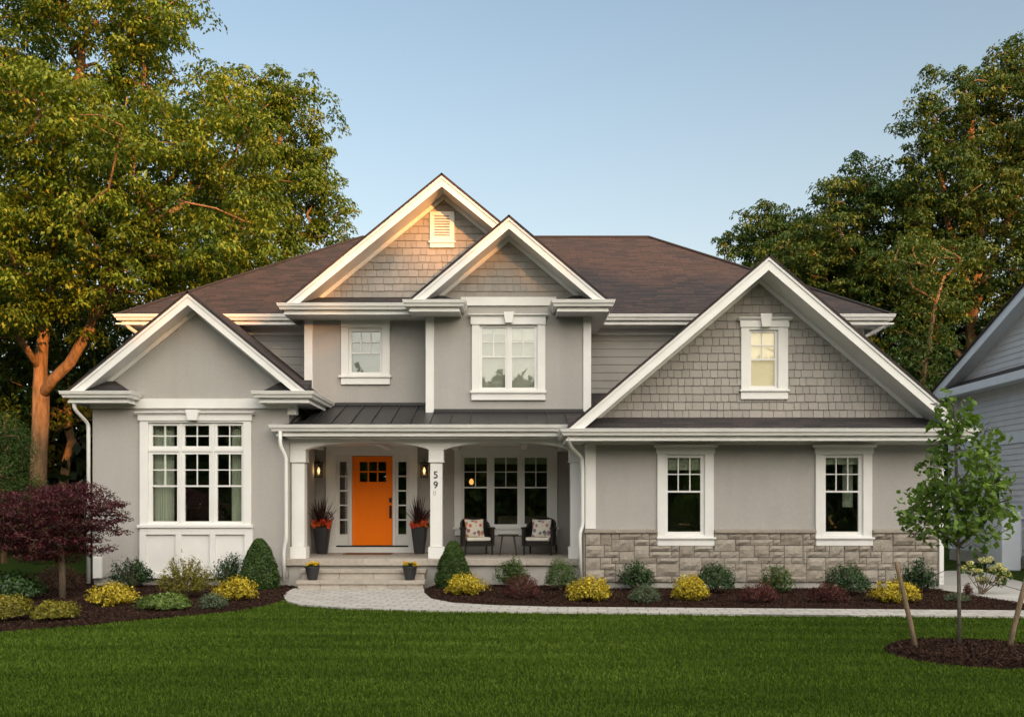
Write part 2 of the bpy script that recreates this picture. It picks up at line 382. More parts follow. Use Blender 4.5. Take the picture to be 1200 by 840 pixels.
# wall sheet in the xz plane with holes
def wall_sheet(mb, x0, x1, z0, z1, y, holes=(), depth=.16):
    xs = sorted({x0, x1, *[h[0] for h in holes], *[h[1] for h in holes]}); zs = sorted({z0, z1, *[h[2] for h in holes], *[h[3] for h in holes]})
    xs = [x for x in xs if x0 <= x <= x1]; zs = [z for z in zs if z0 <= z <= z1]
    for a, b in zip(xs, xs[1:]):
        for c, d in zip(zs, zs[1:]):
            mx, mz = (a+b)/2, (c+d)/2
            if any(h[0] < mx < h[1] and h[2] < mz < h[3] for h in holes): continue
            mb.face([(a, y, c), (b, y, c), (b, y, d), (a, y, d)])
            mb.face([(a, y+depth, c), (a, y+depth, d), (b, y+depth, d), (b, y+depth, c)])
    for h in holes:
        a, b, c, d = h
        mb.face([(a, y, c), (a, y, d), (a, y+depth, d), (a, y+depth, c)]); mb.face([(b, y, c), (b, y+depth, c), (b, y+depth, d), (b, y, d)])
        mb.face([(a, y, c), (a, y+depth, c), (b, y+depth, c), (b, y, c)]); mb.face([(a, y, d), (b, y, d), (b, y+depth, d), (a, y+depth, d)])
    mb.face([(x0, y, z0), (x0, y, z1), (x0, y+depth, z1), (x0, y+depth, z0)]); mb.face([(x1, y, z0), (x1, y+depth, z0), (x1, y+depth, z1), (x1, y, z1)])
    mb.face([(x0, y, z1), (x1, y, z1), (x1, y+depth, z1), (x0, y+depth, z1)]); mb.face([(x0, y, z0), (x0, y+depth, z0), (x1, y+depth, z0), (x1, y, z0)])

# =================================================================== GROUND
g0 = MB().face([(-400, -400, 0), (400, -400, 0), (400, 500, 0), (-400, 500, 0)]).build('ground', 'ground'); structure(g0)
front = [(336, 706), (350, 710), (400, 713.5), (500, 717), (650, 719), (780, 720.5), (900, 722), (1200, 724), (1500, 727), (1900, 731)]
inner = [(497, 690.5), (497, 696), (505, 703), (530, 708), (580, 711), (650, 713), (780, 714), (1100, 716.5), (1300, 718), (1900, 724)]
fw = [gd(*p) for p in front]; iw = [gd(*p) for p in inner]
bulge = [gd(*p) for p in [(345, 690.5), (336, 695), (332, 700)]]
path_poly = bulge+fw+iw[::-1]
def flat_poly(poly, z, name, mat, thick=.06):
    mb = MB(); n = len(poly); i = len(mb.v)
    mb.face([(x, y, z) for x, y in poly])
    for k in range(n):
        a, b = poly[k], poly[(k+1) % n]; mb.face([(a[0], a[1], z), (b[0], b[1], z), (b[0], b[1], z-thick), (a[0], a[1], z-thick)])
    return mb.build(name, mat)
structure(flat_poly(path_poly, .035, 'garden_path', 'paver'))
def inpoly(x, y, poly):
    px = np.array([p[0] for p in poly]); py = np.array([p[1] for p in poly]); c = np.zeros(x.shape, bool); j = len(poly)-1
    for i in range(len(poly)):
        cond = ((py[i] > y) != (py[j] > y)) & (x < (px[j]-px[i])*(y-py[i])/(py[j]-py[i]+1e-12)+px[i]); c ^= cond; j = i
    return c
def pdist(x, y, poly):
    d = np.full(x.shape, 1e9)
    for i in range(len(poly)):
        a = np.array(poly[i]); b = np.array(poly[(i+1) % len(poly)]); ab = b-a; L = (ab**2).sum()+1e-12
        t = np.clip(((x-a[0])*ab[0]+(y-a[1])*ab[1])/L, 0, 1); d = np.minimum(d, np.hypot(x-a[0]-t*ab[0], y-a[1]-t*ab[1]))
    return d
bedL_edge = [gd(*p) for p in [(333, 703.5), (320, 708), (280, 716), (200, 724), (100, 733), (0, 741), (-200, 752), (-500, 760)]]
bedL = bedL_edge+[(-17, 19), (-17, 23), (-8.9, 23), (-8.9, 19.7), (-4.70, 19.7), (-4.45, 19.5), (-4.42, 18.9)]
bedR = iw[:8]+[gd(1200, 717), gd(1290, 718), gd(1200, 709), gd(1160, 702), gd(1130, 697), gd(1104, 694), (8.66, 19.0), (1.4, 19.0), (1.4, 19.7), (-1.7, 19.7), (-1.72, 18.9)]
RC = (5.33, 10.75); ring = [(RC[0]+1.0*math.cos(a), RC[1]+.98*math.sin(a)) for a in np.linspace(0, 2*math.pi, 40, endpoint=False)]
def smooth_noise(x, y, s, seed):
    g = np.random.default_rng(seed); out = np.zeros_like(x)
    for k in range(6):
        a = g.uniform(0, 6.28); f = s*g.uniform(.5, 2.0); out += np.sin((x*math.cos(a)+y*math.sin(a))*f+g.uniform(0, 6.28))
    return out/6
def mulch(poly, name, label_seed, mound=.05, chips=900):
    g = np.random.default_rng(label_seed); P = np.array(poly); st = .11
    X, Y = np.meshgrid(np.arange(P[:, 0].min(), P[:, 0].max()+st, st), np.arange(P[:, 1].min(), P[:, 1].max()+st, st))
    d = pdist(X, Y, poly); ins = inpoly(X, Y, poly); sd = np.where(ins, d, -d)
    Z = np.clip(sd*.35+.012, -.05, mound)+np.where(ins, smooth_noise(X, Y, 4, 3)*.012+g.normal(0, .006, X.shape), 0)
    mb = MB(); ny, nx = X.shape; mb.v = [(float(a), float(b), float(c)) for a, b, c in zip(X.ravel(), Y.ravel(), Z.ravel())]
    keep = sd > -.10
    for j in range(ny-1):
        for i in range(nx-1):
            if keep[j, i] and keep[j+1, i] and keep[j, i+1] and keep[j+1, i+1]: mb.f.append((j*nx+i, j*nx+i+1, (j+1)*nx+i+1, (j+1)*nx+i))
    o = structure(mb.build(name, 'mulch', smooth=True))
    area = ins.sum()*st*st; n = int(area*chips); x = g.uniform(P[:, 0].min(), P[:, 0].max(), n*4); y = g.uniform(P[:, 1].min(), P[:, 1].max(), n*4)
    k = inpoly(x, y, poly); x, y = x[k][:n], y[k][:n]; d = pdist(x, y, poly); z = np.clip(d*.35+.012, 0, mound)+g.uniform(.0, .018, len(x))+smooth_noise(x, y, 4, 3)*.012
    N = rand_dirs(len(x), g); N[:, 2] = np.abs(N[:, 2])+.6
    q = leaf_arrays(np.stack([x, y, z], 1), N, g.uniform(.02, .06, len(x)), g.uniform(.008, .02, len(x)), g, 0)
    c = leaf_obj('bark_chips', q, g.uniform(0, 1, len(x)), 'chips'); tag(c, 'loose dark bark chips covering '+{'planting_bed': 'the planting beds', 'tree_mulch_ring': 'the round bed of the sapling'}[name], 'mulch', None, 'stuff')
    return o
mulch(bedL, 'planting_bed', 11); mulch(bedR, 'planting_bed', 12); mulch(ring, 'tree_mulch_ring', 13, .07, 2600)
drive = [gd(1103, 692), gd(1130, 697), gd(1160, 702), gd(1200, 709), gd(1290, 718), gd(1900, 728), gd(1900, 700), gd(1200, 683), (12.2, 24.6), (8.75, 24.2), (8.75, 19)]
structure(flat_poly(drive, .02, 'driveway', 'drive'))

# ---------------------------------------------------------------- lawn blades
def lawn():
    g = np.random.default_rng(5); Q = []; T = []
    bands = [(5.0, 7.5, 1100), (7.5, 9.0, 3600), (9.0, 11.0, 2600), (11, 13, 1800), (13, 15.6, 1100), (15.6, 19, 800)]
    for y0, y1, dens in bands:
        hw = .62*y1+1.5; n = int((y1-y0)*2*hw*dens); x = g.uniform(-hw, hw, n); y = g.uniform(y0, y1, n)
        k = ~inpoly(x, y, path_poly) & ~inpoly(x, y, bedL) & ~inpoly(x, y, bedR) & ~inpoly(x, y, ring) & ~inpoly(x, y, drive)
        # the lawn ends at the path's front edge on the right
        fx = np.array([p[0] for p in fw]); fy = np.array([p[1] for p in fw]); k &= y < np.where(x > fw[0][0], np.interp(x, fx, fy), 99)
        k &= ~((x > -9) & (y > 18.8)); x, y = x[k], y[k]; n = len(x)
        s = 1.0+.12*(y0-7); h = g.uniform(.020, .037, n)*(1+.25*smooth_noise(x, y*2.5, 2.2, 8)); w = g.uniform(.0035, .006, n)*s
        a = g.uniform(0, 2*np.pi, n); lean = g.uniform(.1, .7, n); dx = np.cos(a); dy = np.sin(a)
        base = np.stack([x, y, np.full(n, -.002)], 1); sd = np.stack([-dy, dx, 0*dx], 1)*w[:, None]
        mid = base+np.stack([dx*h*lean*.35, dy*h*lean*.35, h*.6], 1); tip = base+np.stack([dx*h*lean, dy*h*lean, h], 1)
        Q.append(np.stack([base-sd, base+sd, mid+sd*.8, mid-sd*.8], 1)); Q.append(np.stack([mid-sd*.8, mid+sd*.8, tip, tip-sd*.1], 1))
        t = g.normal(.42, .2, n)+.38*smooth_noise(x*.7, y*6.0, 1.6, 21)+.12*smooth_noise(x*.3, y*2.2, 1.6, 24)+.10*smooth_noise(x, y, .9, 22); T += [t, t+.08]
    o = leaf_obj('lawn_grass', np.concatenate(Q), np.concatenate(T), 'grassblade'); tag(o, 'short mown green grass of the front lawn', 'grass', None, 'stuff')
lawn()

# =================================================================== THE HOUSE
house = thing('house', 'two storey grey stucco and shingle house with white trimmed gables and orange front door', 'house', (0, 19.5, 0))
def H(mb, name, mat, bevel=0, parent=None, smooth=False, label=None):
    o = mb.build(name, mat, parent or house, bevel, smooth)
    if label: o['label'] = label
    return o
GUT = [(0, 0), (0, -.13), (.065, -.13), (.072, -.115), (.082, -.085), (.112, -.055), (.120, -.012), (.128, -.010), (.128, .004), (.112, .004), (.112, -.006)]
FAS = [(0, -.02), (0, -.225), (.025, -.225), (.025, -.19), (.012, -.185), (.012, -.02)]
def gutter(path, z, label=None):
    p = [(x, y, z) for x, y in path]
    o = H(MB().sweep(GUT, p), 'gutter', 'trim2', parent=house, label=label)
    MBf = MB().sweep([(-.03+n, zz) for n, zz in FAS], p); H(MBf, 'fascia', 'trim', parent=o)
    return o
def clip(poly, a, b, c):
    """keep a*x+b*z <= c"""
    out = []
    for i in range(len(poly)):
        p, q = poly[i], poly[(i+1) % len(poly)]; dp = a*p[0]+b*p[1]-c; dq = a*q[0]+b*q[1]-c
        if dp <= 0: out.append(p)
        if (dp < 0 < dq) or (dq < 0 < dp): t = dp/(dp-dq); out.append((p[0]+t*(q[0]-p[0]), p[1]+t*(q[1]-p[1])))
    return out
def shakes(name, x0, x1, z0, y, lines, hole=None, row=.163, seed=1):
    r = random.Random(seed); mb = MB(); z = z0; zmax = 12
    while z < zmax:
        x = x0-r.uniform(0, .2); zt = z+row; any_ = False
        while x < x1:
            w = r.choice((.13, .15, .17, .20, .24))*r.uniform(.92, 1.08); a, b = x, x+w-.010; x += w
            segs = [(a, b)]
            if hole and zt > hole[2] and z < hole[3]:
                segs = []
                if a < hole[0]: segs.append((a, min(b, hole[0])))
                if b > hole[1]: segs.append((max(a, hole[1]), b))
            zb = z-r.uniform(0, .010)
            for a2, b2 in segs:
                if b2-a2 < .02: continue
                poly = [(max(a2, x0), zb), (min(b2, x1), zb), (min(b2, x1), zt+.004), (max(a2, x0), zt+.004)]
                if poly[1][0] <= poly[0][0]: continue
                for l in lines: poly = clip(poly, *l) if len(poly) > 2 else poly
                if len(poly) < 3: continue
                any_ = True; n = len(poly); k = r.uniform(-.002, .002)
                fr = [(px, y-(.006+.022*(zt-pz)/row)+k, pz) for px, pz in poly]; i = len(mb.v)
                mb.v += fr+[(px, y, pz) for px, pz in poly]; mb.f.append(tuple(range(i, i+n)))
                for q in range(n): mb.f.append((i+q, i+n+q, i+n+(q+1) % n, i+(q+1) % n))
        z = zt
        if not any_ and z > z0+1: break
    return H(mb, name, 'shake')
def roof_slab(mb, a, b, c, d, t=.05):
    """quad a b (eave) c d (ridge), with uv in metres, thickness downwards"""
    A, B, C, D = map(Vector, (a, b, c, d)); n = (B-A).cross(D-A).normalized()
    if n.z < 0: n = -n
    u = (B-A).normalized(); v = n.cross(u)
    uv = lambda p: ((p-A).dot(u), abs((p-A).dot(v)))
    top = [A, B, C, D] if (C-D).length > 1e-4 else [A, B, C]
    mb.face(top, [uv(p) for p in top])
    bot = [p-n*t for p in top]; mb.face(bot[::-1], [uv(p) for p in bot[::-1]])
    for k in range(len(top)):
        p, q = top[k], top[(k+1) % len(top)]; mb.face([p, q, q-n*t, p-n*t], [(0, 0), ((q-p).length, 0), ((q-p).length, t), (0, t)])
def gable_roof(x0, xc, x1, zE, zA, yr, yb, yw, h=.27, gutters=True, sides=(None, None)):
    """rake boards in plane yr, roof back to yb, wall plane yw"""
    s = (zA-zE)/(xc-x0); mb = MB(); e = .035
    roof_slab(mb, (x0-.03, yr-e, zE-.03*s+.02), (x0-.03, yb, zE-.03*s+.02), (xc, yb, zA+.02), (xc, yr-e, zA+.02), .045)
    roof_slab(mb, (x1+.03, yb, zE-.03*s+.02), (x1+.03, yr-e, zE-.03*s+.02), (xc, yr-e, zA+.02), (xc, yb, zA+.02), .045)
    roof = H(mb, 'gable_roof', 'roof')
    def rake(o0, o1, ya, yb2):
        m = MB(); k0, k1 = o0/s, o1/s
        m.prism([(x0+k0, zE), (x0+k1, zE), (xc, zA-o1), (xc, zA-o0)], ya, yb2); m.prism([(x1-k0, zE), (xc, zA-o0), (xc, zA-o1), (x1-k1, zE)], ya, yb2); return m
    H(rake(.035, h, yr, yr+.03), 'rake_board', 'trim', .003, parent=roof)
    H(rake(.03, .10, yr-.022, yr-.002), 'rake_trim', 'trim', .002, parent=roof)
    m = MB(); k = (h-.03)
    for sx, xe in ((1, x0), (-1, x1)):
        a = (xe+sx*(k/s), zE); b = (xc, zA-k)
        m.face([(a[0], yr+.03, a[1]), (b[0], yr+.03, b[1]), (b[0], yw, b[1]), (a[0], yw, a[1])])
        m.face([(a[0], yr+.03, a[1]+.02), (b[0], yr+.03, b[1]+.02), (b[0], yw, b[1]+.02), (a[0], yw, a[1]+.02)])
    H(m, 'soffit', 'trim', parent=roof)
    m = MB(); k0 = k+.004; k1 = k+.11
    m.prism([(x0+k0/s, zE+.01), (x0+k1/s, zE+.01), (xc, zA-k1), (xc, zA-k0)], yw-.045, yw+.01); m.prism([(x1-k0/s, zE+.01), (xc, zA-k0), (xc, zA-k1), (x1-k1/s, zE+.01)], yw-.045, yw+.01)
    H(m, 'rake_frieze', 'trim', parent=roof)
    return roof, s
def hip_return(xo, xi, yf, yw, z, zt):
    """little return roof at a gable foot, xo outer end, xi inner end"""
    mb = MB(); p = xo+(xi-xo)*.62
    a, b, c = (xo, yf, z), (xi, yf, z), (p, yw, zt); d = (xi, yw, z); e = (xo, yw, zt)
    mb.face([a, b, c, e], [(0, 0), (abs(xi-xo), 0), (abs(p-xo), .7), (0, .7)]); mb.face([b, d, c], [(0, 0), (.7, 0), (.7, .4)])
    mb.face([a, e, (xo, yw, z)], [(0, 0), (.7, .4), (.7, 0)]); mb.face([a, (xo, yw, z), d, b], [(0, 0)]*4)
    return H(mb, 'return_roof', 'charcoal')
def eave_box(x0, x1, y0, y1, z0, z1): return H(MB().box(x0, x1, y0, y1, z0, z1), 'eave_soffit', 'trim')

def window(d, units, casing, head=None, sill=None, key=None, shade=None, glassm='glass', label=None, room=2.2, roomc='interior', sash_w=None):
    """everything measured on the wall plane d; units: (ox0,ox1,oy0,oy1, gx0,gx1,gy0,gy1, [v], [h], bar)"""
    X = lambda p: wx(p, d); Z = lambda p: wz(p, d)
    cx0, cx1, cy0, cy1 = casing
    ox0 = min(u[0] for u in units); ox1 = max(u[1] for u in units); oy0 = min(u[2] for u in units); oy1 = max(u[3] for u in units)
    m = MB(); yf = d-.05
    m.box(X(cx0), X(ox0)+.004, yf, d+.02, Z(cy1), Z(cy0)); m.box(X(ox1)-.004, X(cx1), yf, d+.02, Z(cy1), Z(cy0))
    m.box(X(ox0)+.004, X(ox1)-.004, yf+.002, d+.02, Z(oy0)-.004, Z(cy0)); m.box(X(ox0)+.004, X(ox1)-.004, yf+.002, d+.02, Z(cy1), Z(oy1)+.004)
    w = H(m, 'window', 'trim', .004, label=label)
    if head:
        hx0, hx1, hy0, hyc, hy1 = head; m = MB()
        m.box(X(hx0)+.05, X(hx1)-.05, yf-.025, d, Z(hy1), Z(hyc))
        m.prismx([(d, Z(hy0)), (yf-.085, Z(hy0)), (yf-.085, Z(hy0)-.02), (yf-.06, Z(hy0)-.035), (yf-.03, Z(hyc)-.005), (d, Z(hyc)-.005)], X(hx0), X(hx1))
        H(m, 'window_head', 'trim', .003, parent=w)
    if key:
        a, b, y0, y1, tp = key; m = MB(); m.prism([(X(a), Z(y0)), (X(b), Z(y0)), (X(b-tp), Z(y1)), (X(a+tp), Z(y1))], yf-.11, d); H(m, 'keystone', 'trim', .004, parent=w)
    if sill:
        sx0, sx1, y0, y1, ax0, ax1, y2 = sill; m = MB(); m.box(X(sx0), X(sx1), yf-.05, d, Z(y1), Z(y0)); m.box(X(ax0), X(ax1), yf-.012, d, Z(y2), Z(y1)); H(m, 'sill', 'trim', .004, parent=w)
    # mullions between units
    ys = d+.005
    m = MB(); m.box(X(ox0), X(ox1), ys+.03, ys+.07, Z(oy1), Z(oy0))  # placeholder replaced below
    m = MB(); hol = [(X(u[0])+.003, X(u[1])-.003, Z(u[3])+.003, Z(u[2])-.003) for u in units]
    if len(units) > 1:
        wall_sheet(m, X(ox0), X(ox1), Z(oy1), Z(oy0), ys-.02, hol, .07); H(m, 'mullion', 'trim', parent=w)
    for u in units:
        a0, a1, b0, b1, g0, g1, h0, h1, vs, hs, bar = u; m = MB()
        wall_sheet(m, X(a0)+.004, X(a1)-.004, Z(b1)+.004, Z(b0)-.004, ys, [(X(g0), X(g1), Z(h1), Z(h0))], .05)
        f = H(m, 'sash', 'trim', parent=w)
        m = MB(); t = .011
        for v in vs: m.box(X(v)-t, X(v)+t, ys+.012, ys+.03, Z(bar if bar else h1), Z(h0))
        for h in hs: m.box(X(g0), X(g1), ys+.010, ys+.032, Z(h)-t*(1.6 if h == bar else 1), Z(h)+t*(1.6 if h == bar else 1))
        if m.v: H(m, 'muntin', 'trim', parent=f)
        H(MB().box(X(g0)-.01, X(g1)+.01, ys+.036, ys+.042, Z(h1)-.01, Z(h0)+.01), 'pane', glassm, parent=f)
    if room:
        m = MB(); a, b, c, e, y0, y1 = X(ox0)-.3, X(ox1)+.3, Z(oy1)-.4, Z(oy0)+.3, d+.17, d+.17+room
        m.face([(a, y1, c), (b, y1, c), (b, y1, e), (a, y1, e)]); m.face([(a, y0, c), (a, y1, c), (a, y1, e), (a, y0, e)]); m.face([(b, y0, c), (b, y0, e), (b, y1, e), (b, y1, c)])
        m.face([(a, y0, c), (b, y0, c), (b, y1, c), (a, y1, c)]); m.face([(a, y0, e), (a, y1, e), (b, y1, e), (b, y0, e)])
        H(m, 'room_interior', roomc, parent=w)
    return w
def shade(w, d, x0, x1, y0, y1, mat='shade', dy=.10, name='roller_shade'):
    m = MB(); m.box(wx(x0, d)-.01, wx(x1, d)+.01, d+dy, d+dy+.012, wz(y1, d), wz(y0, d)+.02); return H(m, name, mat, parent=w)
def curtain(w, d, x0, x1, y0, y1):
    m = MB(); n = 40; a, b = wx(x0, d), wx(x1, d); i = 0
    pts = [(a+(b-a)*k/n, d+.22+.035*math.sin(k*1.15)+.012*math.sin(k*2.7)) for k in range(n+1)]
    for k in range(n): m.face([(pts[k][0], pts[k][1], wz(y1, d)), (pts[k+1][0], pts[k+1][1], wz(y1, d)), (pts[k+1][0], pts[k+1][1], wz(y0, d)), (pts[k][0], pts[k][1], wz(y0, d))])
    return H(m, 'curtain', 'curtain', parent=w)
def hole(d, a, b, y0, y1): return (wx(a, d)-.02, wx(b, d)+.02, wz(y1, d)-.02, wz(y0, d)+.02)
def downspout(pts, label=None, r=.038):
    # densify and round
    P = [Vector(p) for p in pts]; out = [P[0]]
    for k in range(1, len(P)-1):
        a = P[k]+(P[k-1]-P[k]).normalized()*min(.09, (P[k-1]-P[k]).length*.45); b = P[k]+(P[k+1]-P[k]).normalized()*min(.09, (P[k+1]-P[k]).length*.45)
        for t in (0, .33, .67, 1): out.append(a*(1-t)**2+P[k]*2*t*(1-t)+b*t*t)
    out.append(P[-1]); m = MB(); m.tube(out, r, 12)
    return H(m, 'downspout', 'trim2', smooth=True, label=label)

# ---- main block
D0 = 22.7
m = MB(); wall_sheet(m, -8.92, 8.47, 3.4, 6.02, D0+.02); m.box(-8.92, -8.75, D0+.18, 32.2, 0, 6.02); m.box(8.30, 8.47, D0+.18, 32.2, 0, 6.02); m.box(-8.75, 8.30, 32.0, 32.2, 0, 6.02); H(m, 'main_wall', 'siding')
m = MB(); z = 3.6
while z < 5.9:
    m.prismx([(D0+.02, z), (D0-.022, z), (D0-.006, z+.195), (D0+.02, z+.195)], -8.9, 8.45); z += .19
H(m, 'lap_siding', 'siding')
m = MB(); m.box(-8.95, 8.5, D0-.045, D0+.02, 5.83, 5.99); H(m, 'frieze_board', 'trim', .003)
for xx in (-8.95, 8.36): H(MB().box(xx, xx+.14, D0-.05, D0+.1, 3.0, 5.83), 'corner_board', 'trim', .003)
m = MB(); m.box(-9.34, 9.0, 22.12, D0+.02, 5.985, 6.02); H(m, 'eave_soffit', 'trim')
gutter([(-9.22, 28), (-9.22, 22.12), (-4.9, 22.12)], 6.2); gutter([(1.9, 22.12), (4.45, 22.12)], 6.2); gutter([(5.6, 22.12), (8.88, 22.12), (8.88, 28)], 6.2)
m = MB(); zE = 6.19; A, B, Cc, Dd = (-9.3, 22.05, zE), (8.96, 22.05, zE), (8.96, 32.95, zE), (-9.3, 32.95, zE); E1, E2 = (-4.4, 27.5, 9.57), (4.0, 27.5, 9.57)
roof_slab(m, A, B, E2, E1); roof_slab(m, B, Cc, E2, E2); roof_slab(m, Cc, Dd, E1, E2); roof_slab(m, Dd, A, E1, E1)
mr = H(m, 'main_roof', 'roof')
m = MB()
for a, b in ((A, E1), (B, E2), (E1, E2)): 
    m.tube([Vector(a)+Vector((0, 0, .0)), Vector(b)+Vector((0, 0, .0))], .05, 6)
H(m, 'ridge_cap', 'roof', parent=mr)
downspout([(8.80, 22.15, 6.05), (8.80, 22.2, 5.95), (8.40, 22.55, 5.72), (8.40, 22.62, 4.6)], r=.045)
downspout([(-9.10, 22.15, 6.05), (-9.10, 22.2, 5.95), (-8.80, 22.55, 5.72), (-8.80, 22.62, 4.0)], r=.045)

# ---- bay A (big gable with louvred vent)
dA = 21.3; zA0 = wz(355, 20.5)
ga, sA = gable_roof(-5.02, -1.543, 1.934, zA0, wz(204, 20.6), 20.6, 26.6, dA)
gutter([(-5.02, 22.2), (-5.02, 20.62), (-2.2, 20.62)], zA0)
eave_box(-5.0, 1.9, 20.65, dA, zA0-.205, zA0-.18)
m = MB(); roof_slab(m, (-4.98, 20.62, zA0+.005), (1.9, 20.62, zA0+.005), (1.9, dA, wz(348, dA)), (-4.98, dA, wz(348, dA)), .03); H(m, 'pent_roof', 'charcoal')
xl, xr = wx(358, dA), 1.60
m = MB(); wall_sheet(m, xl, xr, 3.6, zA0-.05, dA, [hole(dA, 408.4, 448.3, 384.5, 440)])
m.box(xl, xl+.15, dA+.16, D0, 3.6, zA0-.1); m.box(xr-.15, xr, dA+.16, D0, 3.6, zA0-.1)
hA = wz(204, 20.6)-.24
m.prism([(-5.02+.24/sA, zA0-.05), (1.934-.24/sA, zA0-.05), (-1.543, hA)], dA+.002, dA+.1); H(m, 'bay_wall', 'stucco')
lines = [(-sA, 1, hA-sA*(-1.543)+0.0), (sA, 1, hA+sA*(-1.543))]
shakes('shingle_gable', -4.9, 1.85, wz(349.5, dA), dA, lines, seed=3)
H(MB().box(xl-.02, xl+.165, dA-.035, dA+.12, 3.75, wz(371, dA)), 'corner_board', 'trim', .003)
H(MB().box(xl, -1.9, dA-.03, dA+.01, wz(375.5, dA), wz(371, dA)+.03), 'frieze_board', 'trim', .003)
w = window(dA, [(408.4, 448.3, 384.5, 440, 412, 445.4, 388.5, 436, [423, 434.3], [400.8, 413.7], 413.7)], (400, 457, 380, 441), (397.7, 460, 373, 375.5, 383.6), (397.7, 459, 440, 442.7, 400, 457, 450.6), glassm='glassup', label='small upper window of six small panes over one')
shade(w, dA, 410, 447, 386, 438, 'greyshade', .09)
# louvred vent
m = MB(); X = lambda p: wx(p, dA); Z = lambda p: wz(p, dA)
wall_sheet(m, X(504), X(532.5), Z(283.5), Z(249), dA-.06, [(X(509), X(527), Z(279), Z(253.6))], .06)
v = H(m, 'gable_vent', 'trim', .003)
H(MB().box(X(502.5), X(534), dA-.085, dA, Z(285.5), Z(283.5)).box(X(504), X(532.5), dA-.065, dA, Z(291), Z(285.5)), 'sill', 'trim', .003, parent=v)
m = MB(); n = 8
for k in range(n):
    z0 = Z(279)+(Z(253.6)-Z(279))*k/n; hh = (Z(253.6)-Z(279))/n
    m.prismx([(dA-.055, z0), (dA-.055, z0+.012), (dA-.008, z0+hh*1.05), (dA-.008, z0+hh*1.05-.012)], X(509), X(527))
m.box(X(509), X(527), dA-.008, dA-.004, Z(279), Z(253.6)); H(m, 'louvre', 'trim', parent=v)

# ---- bay B
dB = 20.6; zB0 = wz(351, 19.8); zBA = wz(253, 19.9)
gb, sB = gable_roof(-2.19, -.065, 2.06, zB0, zBA, 19.9, 24.8, dB)
gutter([(-2.19, 20.75), (-2.19, 19.92), (-1.10, 19.92), (-1.10, 20.58)], zB0); gutter([(.95, 20.58), (.95, 19.92), (2.06, 19.92), (2.06, 22.3)], zB0)
eave_box(-2.17, -1.12, 19.95, dB, zB0-.205, zB0-.18); eave_box(.97, 2.04, 19.95, dB, zB0-.205, zB0-.18); eave_box(1.74, 2.04, dB, D0-.1, zB0-.206, zB0-.181)
hip_return(-2.15, -1.14, 19.93, dB, zB0+.003, zB0+.27); hip_return(2.02, .99, 19.93, dB, zB0+.003, zB0+.27)
xl, xr = wx(499.5, dB), wx(692, dB); hB = zBA-.24
m = MB(); wall_sheet(m, xl, xr, 3.55, zB0-.05, dB, [hole(dB, 562, 630, 381, 457)])
m.box(xl, xl+.15, dB+.16, dA+.2, 3.5, zB0-.1); m.box(xr-.15, xr, dB+.16, D0+.05, 3.5, zB0-.1)
m.prism([(-2.19+.24/sB, zB0-.05), (2.06-.24/sB, zB0-.05), (-.065, hB)], dB+.002, dB+.1); H(m, 'bay_wall', 'stucco')
lines = [(-sB, 1, hB-sB*(-.065)), (sB, 1, hB+sB*(-.065))]
shakes('shingle_gable', -2.0, 1.9, wz(350, dB), dB, lines, seed=5)
H(MB().box(-1.12, .97, dB-.05, dB+.01, wz(358.5, dB), wz(348.5, dB)), 'frieze_board', 'trim', .004)
for a, b, c, e in ((xl-.01, xl+.17, xl, -1.17), (xr-.16, xr+.01, 1.05, xr)):
    H(MB().box(a, b, dB-.035, dB+.13, 3.7, wz(366, dB)), 'corner_board', 'trim', .003); H(MB().box(c, e, dB-.04, dB+.01, wz(370.5, dB), wz(364.5, dB)), 'frieze_board', 'trim', .003)
w = window(dB, [(562, 594.5, 381, 457, 565, 592, 384, 454, [578.4], [401, 418], 418), (597, 630, 381, 457, 600, 626.4, 384, 454, [613], [401, 418], 418)], (553, 639, 378, 458.5), (549, 642, 369, 371.5, 380.7), (551, 640, 458, 461, 552.5, 639, 469), (590, 602.5, 367, 379.6, 2.3), glassm='glassup', label='paired upper casement windows under a keystone')
shade(w, dB, 563, 593, 382, 456, dy=.10); shade(w, dB, 598, 629, 382, 456, dy=.10); shade(w, dB, 563, 593, 382, 391, 'cushion', .08, 'rolled_blind'); shade(w, dB, 598, 629, 382, 398, 'cushion', .08, 'rolled_blind')

# ---- left wing C
dC = 19.6; zC0 = wz(458, 19.0); zCA = wz(342, 19.1); xc = wx(220, 19.1)
gc, sC = gable_roof(xc-2.46, xc, xc+2.46, zC0, zCA, 19.1, 22.75, dC)
gl, gr = xc-2.46, xc+2.46
gutter([(gl, 22.6), (gl, 19.12), (wx(150, 19.12), 19.12), (wx(150, 19.12), 19.58)], zC0); gutter([(wx(303, 19.12), 19.58), (wx(303, 19.12), 19.12), (gr, 19.12), (gr, 21.28)], zC0)
eave_box(gl, wx(150, 19.12)-.02, 19.15, dC, zC0-.205, zC0-.18); eave_box(wx(303, 19.12)+.02, gr, 19.15, dC, zC0-.205, zC0-.18); eave_box(gr-.45, gr, dC, 21.28, zC0-.206, zC0-.181)
hip_return(gl+.04, wx(147, 19.12), 19.13, dC, zC0+.003, zC0+.30); hip_return(gr-.04, wx(306, 19.12), 19.13, dC, zC0+.003, zC0+.30)
xl, xr = wx(108.5, dC), -4.66; hC = zCA-.24
m = MB(); hl = hole(dC, 174, 286, 495, 613)
wall_sheet(m, xl, xr, .22, zC0-.05, dC, [hl]); m.prism([(gl+.24/sC, zC0-.05), (gr-.24/sC, zC0-.05), (xc, hC)], dC+.002, dC+.1)
m.box(xl, xl+.16, dC+.16, D0, .22, zC0-.1); m.box(xr-.16, xr, dC+.16, D0, .22, zC0-.1); H(m, 'wing_wall', 'stucco')
H(MB().box(xl+.02, xr-.02, dC+.02, D0, -.1, .225), 'foundation', 'concrete')
